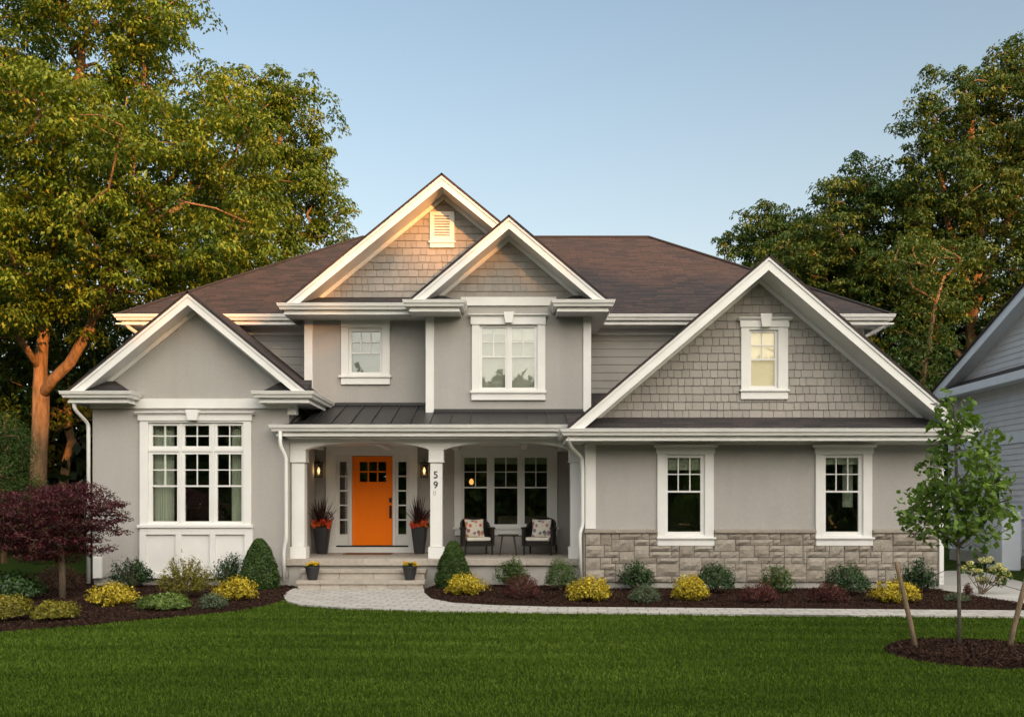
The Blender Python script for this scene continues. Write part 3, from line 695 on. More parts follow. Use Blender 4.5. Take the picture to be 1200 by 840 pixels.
H(MB().box(xl-.02, xr+.05, dC-.05, dC+.01, wz(478.5, dC), wz(467.5, dC)), 'frieze_board', 'trim', .004)
H(MB().box(xr-.02, xr+.16, dC-.04, dC+.16, wz(486, dC), wz(467.5, dC)), 'corner_board', 'trim', .003)
un = []
for a0, a1, g0, g1 in ((174, 210.5, 178.6, 207.5), (213, 249, 216.5, 245), (251.5, 286, 254.6, 283)):
    v = (g0+g1)/2
    un.append((a0, a1, 495, 525.5, g0, g1, 498.6, 522.6, [v], [510.7], None)); un.append((a0, a1, 528.6, 613, g0, g1, 532, 610.6, [v], [550.4, 569.3], 569.3))
w = window(dC, un, (164.6, 295, 492, 615), (160, 299, 483, 486.2, 493), (162.5, 297.5, 614.7, 618, 165, 297, 622), (220, 235.5, 481, 493, 2.6), label='tall triple window with small panes and a transom row', room=3.0)
curtain(w, dC, 176, 199, 494, 615); curtain(w, dC, 268, 287, 494, 615)
m = MB(); X = lambda p: wx(p, dC); Z = lambda p: wz(p, dC)
m.box(X(165), X(297), dC-.03, dC+.01, Z(677), Z(622)-.001)
for a, b in ((165, 172.5), (207, 214), (247, 253.5), (287.5, 297)): m.box(X(a), X(b), dC-.075, dC-.03, Z(677), Z(622)-.002)
for a, b in ((172.5, 207), (214, 247), (253.5, 287.5)):
    m.box(X(a), X(b), dC-.074, dC-.03, Z(626), Z(622)-.002); m.box(X(a), X(b), dC-.074, dC-.03, Z(677), Z(671))
H(m, 'apron_panel', 'trim', .003)
downspout([(gl+.10, 19.2, zC0-.12), (gl+.10, 19.2, zC0-.34), (xl-.05, 19.52, zC0-.62), (xl-.05, 19.52, .10)])
H(MB().box(X(111), X(120.5), dC-.09, dC-.002, Z(677), Z(652)), 'utility_box', 'trim2', .006)

# ---- porch
zF = .60; dP = 19.75; xp0 = -4.72; xR = 1.49
m = MB()
xs = [xp0, -3.1, -1.2, .3, xR]
for a, b in zip(xs, xs[1:]): m.box(a+.002, b-.002, 19.52, 20.4, zF-.13, zF)
for a, b in zip([xp0, -2.4, -.1], [-2.4, -.1, xR]): m.box(a+.002, b-.002, 20.404, 22.3, zF-.13, zF-.001)
H(m, 'porch_floor', 'slate', .006)
H(MB().box(xp0+.05, xR, 19.60, 22.3, -.1, zF-.132), 'porch_base', 'concrete')
m = MB(); r = random.Random(4)
def stepblock(x0, x1, yf, zt):
    m.box(x0, x1, yf, yf+.42, zt-.075, zt)
    x = x0+.03
    while x < x1-.05:
        w_ = r.uniform(.35, .8); e = min(x+w_, x1-.03)
        if x1-.03-e < .2: e = x1-.03
        m.box(x+.003, e-.003, yf+.03, yf+.4, zt-.205, zt-.077); x = e
stepblock(wx(347, 18.9), wx(497.5, 18.9), 18.88, .205); stepblock(wx(352, 19.25), wx(499, 19.25), 19.24, .405)
H(m, 'front_steps', 'slate', .006)
# arched beam
def arch_beam():
    m = MB(); zt = 3.17; spr = wz(527, dP); pk = wz(517.5, dP); z0 = spr
    xs = [(-4.67, -4.35, 0), (-4.35, -1.73, 1), (-1.73, -1.44, 0), (-1.44, 1.2, 1), (1.2, xR, 0)]; top = []
    prof = []
    for a, b, k in xs:
        if not k: prof += [(a, spr), (b, spr)]
        else:
            for t in np.linspace(0.0, 1, 25)[1:-1]: prof.append((a+(b-a)*t, spr+(pk-spr)*(1-(2*t-1)**2)**.75))
    y0, y1 = dP-.03, dP+.26
    for p, q in zip(prof, prof[1:]):
        m.face([(p[0], y0, p[1]), (q[0], y0, q[1]), (q[0], y0, zt), (p[0], y0, zt)]); m.face([(p[0], y1, p[1]), (p[0], y1, zt), (q[0], y1, zt), (q[0], y1, q[1])])
        m.face([(p[0], y0, p[1]), (p[0], y1, p[1]), (q[0], y1, q[1]), (q[0], y0, q[1])])
    m.face([(-4.67, y0, spr), (-4.67, y0, zt), (-4.67, y1, zt), (-4.67, y1, spr)])
    return H(m, 'arched_beam', 'trim')
arch_beam()
def column(x0, x1):
    w = x1-x0; z1 = wz(527, dP); m = MB(); m.box(x0+.01, x1-.01, dP, dP+w-.02, zF+.25, z1-.24); c = H(m, 'porch_column', 'trim', .004)
    H(MB().box(x0-.02, x1+.02, dP-.028, dP+w+.0, z1-.235, z1-.001).box(x0-.032, x1+.032, dP-.04, dP+w+.012, z1-.262, z1-.235), 'capital', 'trim', .004, parent=c)
    H(MB().box(x0-.03, x1+.03, dP-.04, dP+w+.02, zF+.001, zF+.245), 'column_base', 'trim', .005, parent=c); return c
column(wx(341, dP), wx(357.3, dP)); c2 = column(wx(503.6, dP), wx(518.8, dP)); column(1.22, 1.485)
# numerals
def numeral(ch, px, py, h, mat, ob=0):
    cu = bpy.data.curves.new('numeral', 'FONT'); cu.body = ch; cu.size = h*1.35; cu.extrude = .004; cu.align_x = 'CENTER'; cu.align_y = 'CENTER'; cu.offset = ob
    tmp = bpy.data.objects.new('tmp', cu); COL.objects.link(tmp); dg = bpy.context.evaluated_depsgraph_get(); me = bpy.data.meshes.new_from_object(tmp.evaluated_get(dg))
    bpy.data.objects.remove(tmp); me.transform(Matrix.Rotation(R(90), 4, 'X')); o = bpy.data.objects.new('numeral', me); COL.objects.link(o); me.materials.clear(); me.materials.append(M[mat])
    o.location = (wx(px, dP), dP-.006, wz(py, dP)); adopt(o, c2); return o
numeral('5', 510.6, 556.5, .155, 'numeral', .001)['label'] = 'black house number 5'
numeral('9', 510.6, 568.3, .155, 'numeral', .001)['label'] = 'black house number 9'
numeral('0', 509.4, 578, .10, 'ghost')['label'] = 'faded pale house number 0'
H(MB().box(xp0+.05, xR, dP-.35, 22.3, 3.115, 3.14), 'porch_ceiling', 'trim')
gutter([(-4.86, 19.8), (-4.86, 19.32), (1.55, 19.32)], wz(497.5, 19.2))
zPg = wz(497.5, 19.2)-.01
SL = .31; zr = lambda y: zPg+SL*(y-19.3)
m = MB(); a = -4.86
m.face([(a, 19.28, zPg), (1.75, 19.28, zPg), (1.75, 21.4, zr(21.4)), (a+.5, 21.4, zr(21.4)), (a+.5, 19.78, zr(19.78))]); m.face([(a, 19.28, zPg), (a+.5, 19.78, zr(19.78)), (a, 19.78, zPg)])
m.box(a, 1.75, 19.3, 19.33, zPg-.1, zPg-.005)
k = a+.28
while k < 1.6:
    y0 = 19.28; mz = zPg; y1 = 21.3
    i = len(m.v); hh = .032; t = .011
    m.v += [(k-t, y0, mz), (k+t, y0, mz), (k+t, y0, mz+hh), (k-t, y0, mz+hh), (k-t, y1, zr(y1)), (k+t, y1, zr(y1)), (k+t, y1, zr(y1)+hh), (k-t, y1, zr(y1)+hh)]
    m.f += [tuple(i+q for q in f) for f in ((0, 1, 2, 3), (4, 7, 6, 5), (3, 2, 6, 7), (0, 3, 7, 4), (1, 5, 6, 2))]; k += .41
H(m, 'metal_porch_roof', 'metalroof')
m = MB(); m.box(wx(500, dB), wx(692, dB), dB-.03, dB, zr(dB), zr(dB)+.07); m.box(wx(358, dA), wx(500, dA), dA-.03, dA, zr(dA), zr(dA)+.07); H(m, 'roof_flashing', 'metalroof')
m = MB(); roof_slab(m, (1.76, 20.3, zr(20.3)+.02), (4.6, 20.3, zr(20.3)+.02), (4.6, D0-.02, zr(D0)+.02), (1.76, D0-.02, zr(D0)+.02), .03); H(m, 'link_roof', 'charcoal')
zj = zPg-.12
downspout([(-4.76, 19.28, zj), (-4.76, 19.28, zj-.30), (-4.66, 19.36, zj-.52), (-4.66, 19.38, 1.02), (-4.72, 19.42, .80), (-4.72, 19.42, .14)])
downspout([(1.10, 18.25, 3.08), (1.10, 18.25, 2.98), (1.16, 18.45, 2.86), (1.40, 18.85, 2.68), (1.42, 18.88, 2.5), (1.42, 18.88, 1.30), (1.36, 18.85, 1.16), (1.38, 18.85, .26)])
# porch back wall
dW = 22.3; X = lambda p: wx(p, dW); Z = lambda p: wz(p, dW)
m = MB(); wall_sheet(m, xp0, xR, .5, 3.3, dW, [(X(396), X(479), Z(640), Z(531)), hole(dW, 541, 644, 533, 616)], .14)
H(m, 'porch_wall', 'stucco')
# entry surround
m = MB(); yS = dW-.04
wall_sheet(m, X(382.5), X(489.5), zF, Z(519), yS, [(X(398.6), X(407.6), Z(625.7), Z(541)), (X(413), X(460.6), Z(640), Z(534)), (X(467), X(476.4), Z(625.7), Z(541))], .06)
es = H(m, 'door_surround', 'trim', 0)
m = MB()
for a, b in ((382.5, 394), (478.5, 489.5)): m.box(X(a), X(b), yS-.035, yS, zF+.001, Z(519))
for a, b in ((409.6, 413), (460.6, 464)): m.box(X(a), X(b), yS-.05, yS, Z(640), Z(533))
m.box(X(394), X(478.5), yS-.03, yS, Z(533), Z(521)); m.box(X(386), X(486), yS-.09, yS, zF+.001, Z(640.5)); m.box(X(395), X(409.6), yS-.05, yS, Z(641), Z(639.5)+.01)
H(m, 'door_casing', 'trim', .004, parent=es)
for a, b in ((398.6, 407.6), (467, 476.4)):
    m = MB(); 
    wall_sheet(m, X(a)-.03, X(b)+.03, Z(625.7)-.03, Z(541)+.03, yS-.012, [(X(a), X(b), Z(625.7), Z(541))], .04)
    for k in range(1, 5): zz = Z(625.7)+(Z(541)-Z(625.7))*k/5; m.box(X(a), X(b), yS-.008, yS+.02, zz-.016, zz+.016)
    sl = H(m, 'sidelight', 'trim', parent=es); H(MB().box(X(a), X(b), yS+.03, yS+.036, Z(625.7), Z(541)), 'pane', 'glass', parent=sl)
# door
m = MB(); x0, x1, z0, z1 = X(413.2), X(460.4), Z(638.5), Z(534.5); yD = dW-.02
gx = [X(421.7), X(431.0), X(432.4), X(442), X(443.4), X(452.6)]; gz = [Z(564.3), Z(553.4), Z(551.8), Z(541)]
hol = [(gx[2*i], gx[2*i+1], gz[2*j], gz[2*j+1]) for i in range(3) for j in range(2)]; pan = [(X(419.5), X(434.5), Z(626), Z(572.5)), (X(439.5), X(454.5), Z(626), Z(572.5))]
wall_sheet(m, x0, x1, z0, z1, yD, hol+pan, .045)
for p in pan:
    m.box(p[0], p[1], yD+.013, yD+.04, p[2], p[3]); m.box(p[0]+.035, p[1]-.035, yD+.006, yD+.02, p[2]+.035, p[3]-.035)
door = H(m, 'front_door', 'orange', 0, label='orange panelled front door with six small panes')
H(MB().box(gx[0]-.005, gx[5]+.005, yD+.02, yD+.026, gz[0]-.005, gz[3]+.005), 'pane', 'glass', parent=door)
H(MB().box(gx[0]-.05, gx[5]+.05, yD-.03, yD-.001, gz[0]-.045, gz[0]-.02), 'shelf', 'orange', .003, parent=door)
m = MB(); hx = X(457.8); m.box(hx-.028, hx+.028, yD-.018, yD, Z(607), Z(592)); m.box(hx-.03, hx+.03, yD-.022, yD, Z(588.5), Z(583)); m.tube([(hx, yD-.02, Z(593.5)), (hx, yD-.065, Z(594.5)), (hx, yD-.065, Z(603)), (hx, yD-.02, Z(604.5))], .011, 8)
H(m, 'handle', 'black', .002, parent=door)
H(MB().box(X(395), X(479), yS-.07, dW+.1, Z(640.6), Z(638.6)), 'threshold', 'black', parent=es)
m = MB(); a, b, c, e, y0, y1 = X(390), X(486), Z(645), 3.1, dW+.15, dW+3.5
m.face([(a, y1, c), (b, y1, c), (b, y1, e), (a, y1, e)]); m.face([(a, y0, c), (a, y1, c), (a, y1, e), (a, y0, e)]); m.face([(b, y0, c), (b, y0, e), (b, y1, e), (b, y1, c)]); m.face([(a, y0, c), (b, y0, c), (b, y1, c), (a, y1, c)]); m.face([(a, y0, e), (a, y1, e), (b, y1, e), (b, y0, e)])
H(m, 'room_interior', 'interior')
# porch window
un = [(541, 573.5, 533, 616.5, 544, 570.5, 536, 614, [557.2], [552.8, 571], 571), (576.5, 610, 533, 616.5, 579.3, 606.3, 536, 614, [592.8], [552.8, 571], 571), (612, 644.5, 533, 616.5, 614.8, 641, 536, 614, [628], [552.8, 571], 571)]
w = window(dW, un, (532.5, 653, 521, 618), None, (531, 655, 617.5, 620, 533, 653, 627), label='triple porch window behind the armchairs', room=3.4)
for u in un: shade(w, dW, u[4], u[5], 536, 543.5, 'greenshade', .09)
H(MB().box(X(588), X(597), dW-.07, dW-.052, Z(531), Z(521)), 'keystone', 'trim', .003, parent=w)
m = MB()
for k in range(4): m.box(-4.6+k*1.6, -4.45+k*1.6, 20.1, 22.28, 3.03, 3.114)
H(m, 'ceiling_beam', 'trim', .004)

# ---- right wing D
dD = 18.95; zD0 = wz(502, 18.1); zDA = wz(299, 18.2); xcD = wx(901, 18.2)
x0D, x1D = xcD-3.93, xcD+3.93
gdr, sD = gable_roof(x0D, xcD, x1D, zD0, zDA, 18.2, 23.3, dD, h=.29)
gutter([(x0D, 22.5), (x0D, 18.22), (x1D, 18.22), (x1D, 22.5)], zD0)
eave_box(x0D, x1D, 18.25, dD, zD0-.205, zD0-.18); eave_box(x0D, 1.52, dD, 22.3, zD0-.207, zD0-.182)
m = MB(); zp = wz(488.5, dD); roof_slab(m, (x0D+.05, 18.21, zD0+.006), (x1D-.05, 18.21, zD0+.006), (x1D-.05, dD, zp), (x0D+.05, dD, zp), .03); H(m, 'pent_roof', 'charcoal')
xl, xr = wx(686.5, dD), wx(1100, dD); hD = zDA-.26
holes = [hole(dD, 779, 826.7, 532, 626.7), hole(dD, 964, 1010, 532, 626.7)]; gw = hole(dD, 877, 911.5, 386.6, 455)
m = MB(); wall_sheet(m, xl, xr, .15, zD0-.03, dD, holes)
m.box(xl, xl+.16, dD+.16, D0, .1, zD0-.1); m.box(xr-.16, xr, dD+.16, D0, .1, zD0-.1); H(m, 'wing_wall', 'stucco')
H(MB().box(xl+.01, xr-.01, dD-.02, D0, -.1, wz(681.5, dD)), 'foundation', 'concrete')
# triangular backing for the shingles, split round the window
m = MB(); tri = [(x0D+.26/sD, zD0-.03), (x1D-.26/sD, zD0-.03), (xcD, hD)]
for cl in ([(1, 0, gw[0])], [(-1, 0, -gw[1])], [(-1, 0, -gw[0]), (1, 0, gw[1]), (0, 1, gw[2])], [(-1, 0, -gw[0]), (1, 0, gw[1]), (0, -1, -gw[3])]):
    p = tri
    for c in cl: p = clip(p, *c)
    m.prism(p, dD+.003, dD+.1)
H(m, 'gable_wall', 'siding')
shakes('shingle_gable', x0D, x1D, wz(489.5, dD), dD, [(-sD, 1, hD-sD*xcD), (sD, 1, hD+sD*xcD)], gw, seed=9)
H(MB().box(xl, xr, dD-.04, dD+.01, wz(521, dD), wz(515, dD)), 'frieze_board', 'trim', .003)
H(MB().box(wx(688, dD), wx(698, dD), dD-.035, dD+.01, wz(619.5, dD), wz(521, dD)).box(xl-.012, wx(688, dD), dD-.034, dD+.16, wz(619.5, dD), wz(521, dD)), 'corner_board', 'trim', .003)
H(MB().box(xr-.03, xr+.06, dD-.10, dD+.16, .12, wz(516, dD)), 'corner_board', 'trim', .003)
for cxp in (0, 1):
    o = 0 if cxp == 0 else 185.2
    un = [(779+o, 826.7+o-1, 532.5, 626.7, 782.5+o, 822+o-1, 536.3, 622.8, [795+o, 808.7+o], [555.5, 575.8], 575.8)]
    w = window(dD, un, (770+o, 836.5+o-.5, 528, 629.5), (766+o, 840+o, 521.2, 524, 531.5), (769+o, 838+o, 629, 631.3, 770+o, 836.5+o, 639), label='right hand ground floor window' if cxp else 'left hand ground floor window beside the porch corner')
    shade(w, dD, 782+o, 823+o, 536, 550.5 if not cxp else 544, 'greenshade', .09)
    if cxp: curtain(w, dD, 992, 1004, 544, 594)  # curtain mesh reused as a pale strip, added for brightness in the pane
w = window(dD, [(877, 911.5, 386.6, 455, 880.3, 908, 389.6, 452, [893.2], [404.8, 421], 421)], (868, 922.7, 383, 457.5), (863.7, 926.6, 373, 376, 384), (866, 924, 457, 459, 867.5, 922.5, 468), (889, 902.5, 369, 384.2, 1.6), label='cream window with painted sunset glow in the wide right gable', room=1.0, glassm='glass2')
shade(w, dD, 877, 911, 387, 455, 'glowshade', .085)
# stone veneer
def veneer(x0, x1, z0, z1, y, holes, seed=2):
    r = random.Random(seed); rows = 8; rh = (z1-z0)/rows; uw = .075; nc = int((x1-x0)/uw); uw = (x1-x0)/nc; occ = [[0]*nc for _ in range(rows)]; mb = MB()
    for j in range(rows):
        i = 0
        while i < nc:
            if occ[j][i]: i += 1; continue
            w = r.choice((2, 3, 4, 4, 5, 6)); hh = 2 if (r.random() < .34 and j < rows-1) else 1
            if hh == 2: w = r.choice((4, 5, 6))
            k = 0
            while k < w and i+k < nc and not occ[j][i+k]: k += 1
            w = k
            if nc-(i+w) == 1 and not occ[j][nc-1]: w += 1
            if hh == 2 and any(occ[j+1][i+q] for q in range(w)): hh = 1
            for q in range(w):
                for t in range(hh): occ[j+t][i+q] = 1
            a, b, c, d = x0+i*uw, x0+(i+w)*uw, z0+j*rh, z0+(j+hh)*rh; i += w
            c += 0 if j == 0 else r.uniform(-.006, .006)
            if any(a > h[0]-.001 and b < h[1]+.001 and c > h[2] and c < h[3] for h in holes): continue
            for h in holes:
                if d > h[2]+.001 and c < h[3]:
                    if h[0] < (a+b)/2 < h[1]:
                        if c < h[2]: d = h[2]
                        elif a < h[0]: b = h[0]
                        elif b > h[1]: a = h[1]
                        else: a = b
                    elif a < h[0] < b: b = h[0]
                    elif a < h[1] < b: a = h[1]
            if b-a < .04 or d-c < .03: continue
            gpx = .007; a += gpx; b -= gpx; c2_ = c+gpx; d2 = d-gpx; nx, nz = max(2, int((b-a)/.07)), max(2, int((d2-c2_)/.06)); base = r.uniform(.018, .055); s = len(mb.v)
            tx, tz = r.uniform(-.012, .012), r.uniform(-.012, .012)
            for q in range(nz+1):
                for p in range(nx+1):
                    e = (p in (0, nx)) or (q in (0, nz)); u_, v_ = p/nx-.5, q/nz-.5
                    yy = y-(base*.45 if e else base+r.uniform(-.012, .016)+tx*u_*2+tz*v_*2)
                    mb.v.append((a+(b-a)*p/nx+(0 if e else r.uniform(-.008, .008)), yy, c2_+(d2-c2_)*q/nz+(0 if e else r.uniform(-.006, .006))))
            for q in range(nz):
                for p in range(nx): z_ = s+q*(nx+1)+p; mb.f.append((z_, z_+1, z_+nx+2, z_+nx+1))
            rim = [s+p for p in range(nx+1)]+[s+q*(nx+1)+nx for q in range(1, nz+1)]+[s+nz*(nx+1)+p for p in range(nx-1, -1, -1)]+[s+q*(nx+1) for q in range(nz-1, 0, -1)]
            t = len(mb.v); mb.v += [(mb.v[k_][0], y+.005, mb.v[k_][2]) for k_ in rim]; n_ = len(rim)
            for p in range(n_): mb.f.append((rim[p], t+p, t+(p+1) % n_, rim[(p+1) % n_]))
    return mb
hv = [(wx(770+o, dD)-.0, wx(836.5+o, dD)+.0, wz(639, dD), 9) for o in (0, 185.2)]
zs0, zs1 = wz(681.5, dD), wz(624.2, dD)
v = H(veneer(xl-.01, xr-.04, zs0, zs1, dD-.045, hv), 'stone_veneer', 'stone')
m = MB()
segs = [(xl-.03, hv[0][0]), (hv[0][1], hv[1][0]), (hv[1][1], xr-.03)]
for a, b in segs: m.box(a, b, dD-.045, dD, zs0+.001, zs1)
for h in hv: m.box(h[0], h[1], dD-.045, dD, zs0+.001, h[2])
H(m, 'mortar', 'mortar', parent=v)
m = MB()
for a, b in segs:
    m = MB(); x = a
    while x < b-.01: e = min(x+.62, b); e = b if b-e < .2 else e; m.prismx([(dD, zs1), (dD-.105, zs1), (dD-.105, zs1+.045), (dD, zs1+.075)], x+.002, e-.002); x = e
    H(m, 'stone_ledge', 'stone', .004, parent=v)
m = MB(); m.box(xl-.045, xl, dD-.04, 19.7, zs0, zs1); H(m, 'stone_return', 'stone')
H(MB().box(xR-.02, xR+.02, 19.3, 22.3, .5, 3.2), 'porch_side_wall', 'stucco')

# =================================================================== PORCH THINGS
def lantern(px, label):
    x = wx(px, 22.2); z = wz(550, 22.2); t = thing('wall_lantern', label, 'lantern', (x, dW, z-.2), 'lanterns beside the front door')
    m = MB(); y = dW-.13; w_ = .075
    m.box(x-.05, x+.05, dW-.02, dW-.001, z-.08, z+.12); m.tube([(x, dW-.02, z+.13), (x, y, z+.22), (x, y, z+.17)], .01, 6)
    H(m, 'bracket', 'black', .002, parent=t); m = MB()
    m.lathe([(.03, .18), (.10, .15), (.105, .13), (.09, .125)], (x, y, z), 16, 1); m.box(x-.085, x+.085, y-.085, y+.085, z-.19, z-.165)
    for sx in (-1, 1):
        for sy in (-1, 1): m.box(x+sx*w_-.007, x+sx*w_+.007, y+sy*w_-.007, y+sy*w_+.007, z-.17, z+.13)
    H(m, 'cage', 'black', parent=t)
    m = MB()
    for sx in (-1, 1): m.box(x+sx*w_-.002, x+sx*w_+.002, y-w_, y+w_, z-.165, z+.125)
    m.box(x-w_, x+w_, y-w_-.002, y-w_+.002, z-.165, z+.125); H(m, 'glass', 'glass2', parent=t)
    H(MB().lathe([(.008, -.12), (.02, -.10), (.028, -.03), (.02, .03), (.006, .06)], (x, y, z), 12), 'bulb', 'bulb', parent=t, smooth=True)
    ld = bpy.data.lights.new('lantern_light', 'POINT'); ld.energy = 0.5; ld.color = (1, .62, .3); ld.shadow_soft_size = .05
    lo = bpy.data.objects.new('lantern_light', ld); COL.objects.link(lo); lo.location = (x, y-.12, z-.03)
lantern(373.8, 'black wall lantern with a glowing bulb left of the orange door'); lantern(497.3, 'black wall lantern right of the orange door, partly hidden by the numbered column')

dm = MB().box(wx(408, 22.1), wx(462, 22.1), 21.35, 21.95, zF, zF+.018).build('doormat', 'mat', None, .005); tag(dm, 'flat brown doormat lying below the orange door', 'doormat')

def armchair(x, y, rz, label):
    t = thing('wicker_armchair', label, 'armchair', (x, y, zF), 'wicker armchairs on the porch'); t.rotation_euler = (0, 0, rz)
    def L(mb, n, mat, bevel=0, sm=False, par=t):
        o = mb.build(n, mat, None, bevel, sm); o.parent = par; return o
    m = MB(); m.box(-.29, .29, -.30, .28, .20, .32); L(m, 'seat', 'wicker', .02)
    # curved back shell
    m = MB(); n = 12
    for k in range(n):
        a0, a1 = [R(-18+216*q/n) for q in (k, k+1)]
        def P(a, r, z): return (r*.345*math.cos(a), .02+r*.30*math.sin(a), z)
        def tp(a): return .60+.25*max(0, math.sin(a))**.6
        m.face([P(a0, 1, .2), P(a1, 1, .2), P(a1, 1.04, tp(a1)), P(a0, 1.04, tp(a0))]); m.face([P(a0, .84, .2), P(a0, .88, tp(a0)), P(a1, .88, tp(a1)), P(a1, .84, .2)]); m.face([P(a0, 1.04, tp(a0)), P(a1, 1.04, tp(a1)), P(a1, .88, tp(a1)), P(a0, .88, tp(a0))])
    L(m, 'backrest', 'wicker', 0, True)
    for s in (-1, 1):
        m = MB(); m.box(s*.335-.045, s*.335+.045, -.33, .02, .58, .63); m.box(s*.335-.03, s*.335+.03, -.31, .0, .20, .58); L(m, 'armrest', 'wicker', .015)
    for sx in (-1, 1):
        for sy in (-.29, .24): L(MB().tube([(sx*.31, sy, .22), (sx*.31, sy, .0)], [.024, .017], 8), 'leg', 'wicker')
    m = MB(); m.box(-.275, .275, -.31, .20, .32, .40); L(m, 'seat_cushion', 'cushion', .025)
    return t
def pillow(x, y, z, rx, rz, label, mat='floral'):
    n = 12; m = MB()
    for side in (1, -1):
        i = len(m.v)
        for a in range(n+1):
            for b in range(n+1):
                u, v = a/n*2-1, b/n*2-1; k = (1-abs(u)**2.6)*(1-abs(v)**2.6); px_ = u*(.215-.02*(1-v*v)*0+.012*abs(v)**3); pz_ = v*(.205+.012*abs(u)**3)
                m.v.append((px_*(1-.05*(1-abs(v))), side*(.005+.065*k**.6), pz_*(1-.05*(1-abs(u)))))
        for a in range(n):
            for b in range(n): q = i+a*(n+1)+b; m.f.append((q, q+1, q+n+2, q+n+1) if side > 0 else (q, q+n+1, q+n+2, q+1))
    o = m.build('floral_pillow', mat, None, 0, True); o.location = (x, y, z); o.rotation_euler = (rx, 0, rz); tag(o, label, 'pillow', 'floral pillows on the porch armchairs'); return o
ch = []
ax, ay = wx(557.5, 21.4), 21.42; bx, by = wx(633.5, 21.4), 21.42
armchair(ax, ay, R(16), 'dark wicker armchair left of the small porch table, turned slightly right'); armchair(bx, by, R(-16), 'dark wicker armchair right of the small porch table, near the white downspout')
pillow(ax-.03, ay-.02, zF+.60, R(-14), R(14), 'square floral pillow with red blooms propped in the left wicker armchair'); pillow(bx+.02, by-.02, zF+.60, R(-14), R(-12), 'square floral pillow with grey and pink blooms propped in the right wicker armchair', 'floral2')
tx, ty = wx(595.5, 21.2), 21.2
t = thing('side_table', 'small dark side table with splayed legs between the two wicker armchairs', 'side table', (tx, ty, zF))
H(MB().lathe([(.22, .43), (.235, .435), (.235, .465), (.225, .47)], (tx, ty, zF), 28), 'tabletop', 'wood', parent=t)
for sx in (-1, 1):
    for sy in (-1, 1): H(MB().tube([(tx+sx*.13, ty+sy*.12, zF+.435), (tx+sx*.19, ty+sy*.16, zF)], [.02, .015], 8), 'leg', 'wood', parent=t)

def blades(c, n, L, w0, g, spread=.9, mat='spike', parent=None, name='spiky_leaves'):
    m = []; T = []
    for _ in range(n):
        a = g.uniform(0, 6.28); el = g.uniform(.35, 1.0)**.7*1.45; l = L*g.uniform(.65, 1.1); d = np.array([math.cos(a)*math.cos(el)*spread, math.sin(a)*math.cos(el)*spread, math.sin(el)]); d /= np.linalg.norm(d)
        s = np.cross(d, [0, 0, 1.0])+1e-6; s /= np.linalg.norm(s); p = np.array(c)+g.normal(0, .015, 3)*[1, 1, 0]; ks = 5; prev = None; tt = g.uniform(0, 1)
        for k in range(ks+1):
            f = k/ks; q = p+d*l*f+np.array([0, 0, -1])*l*.22*f*f*(1.3-d[2]); w = w0*(1-f)**.6*(.7+.6*f)+.0008
            cur = (q-s*w, q+s*w)
            if prev is not None: m.append(np.array([prev[0], prev[1], cur[1], cur[0]])); T.append(tt)
            prev = cur
    return leaf_obj(name, np.array(m), np.array(T), mat, parent)
def puff(c, r, n, ln, wd, g, flat=1.0, shell=.5, up=.6):
    d = rand_dirs(n, g); rad = (g.uniform(shell**3, 1, n))**(1/3); P = np.array(c)+d*rad[:, None]*np.array([r, r, r*flat]); N = d*.7+rand_dirs(n, g)*.8; N[:, 2] += up
    return leaf_arrays(P, N, ln*g.uniform(.6, 1.3, n), wd*g.uniform(.7, 1.2, n), g)
def planter(px, label, seed):
    g = np.random.default_rng(seed); y = 21.75; x = wx(px, y); t = thing('tall_planter', label, 'planter', (x, y, zF), 'tall charcoal planters flanking the door')
    H(MB().lathe([(.115, 0), (.12, .01), (.195, .60), (.205, .62), (.185, .62), (.18, .585)], (x, y, zF), 24, .55), 'pot', 'pot', parent=t, smooth=False)
    H(MB().lathe([(.17, .575), (.17, .58)], (x, y, zF), 24, .55), 'soil', 'soil', parent=t)
    z = zF+.60; blades((x-.02, y, z), 60, .80, .018, g, 1.0, 'spike', t)
    leaf_obj('foliage', np.concatenate([puff((x+g.uniform(-.15, .15), y+g.uniform(-.12, .12), z+.06), .09, 60, .06, .03, g) for _ in range(9)]), g.uniform(0, 1, 540), 'midgreen', t)
    q = np.concatenate([puff((x+g.uniform(-.2, .2), y-.05+g.uniform(-.14, .1), z+.08+g.uniform(-.07, .09)), .05, 26, .05, .045, g) for _ in range(26)]); leaf_obj('red_flowers', q, np.repeat(g.uniform(0, 1, 26), 26), 'petal', t)
    q = np.concatenate([puff((x+.12+g.uniform(-.07, .12), y-.02+g.uniform(-.1, .1), z+.22+g.uniform(-.1, .14)), .05, 24, .035, .02, g) for _ in range(10)]); leaf_obj('purple_sprays', q, g.uniform(0, 1, 240), 'petalp', t)
planter(377.5, 'tall tapered charcoal planter of dark spikes and red flowers left of the orange door', 31); planter(491.5, 'tall tapered charcoal planter of dark spikes and red flowers by the numbered column', 32)
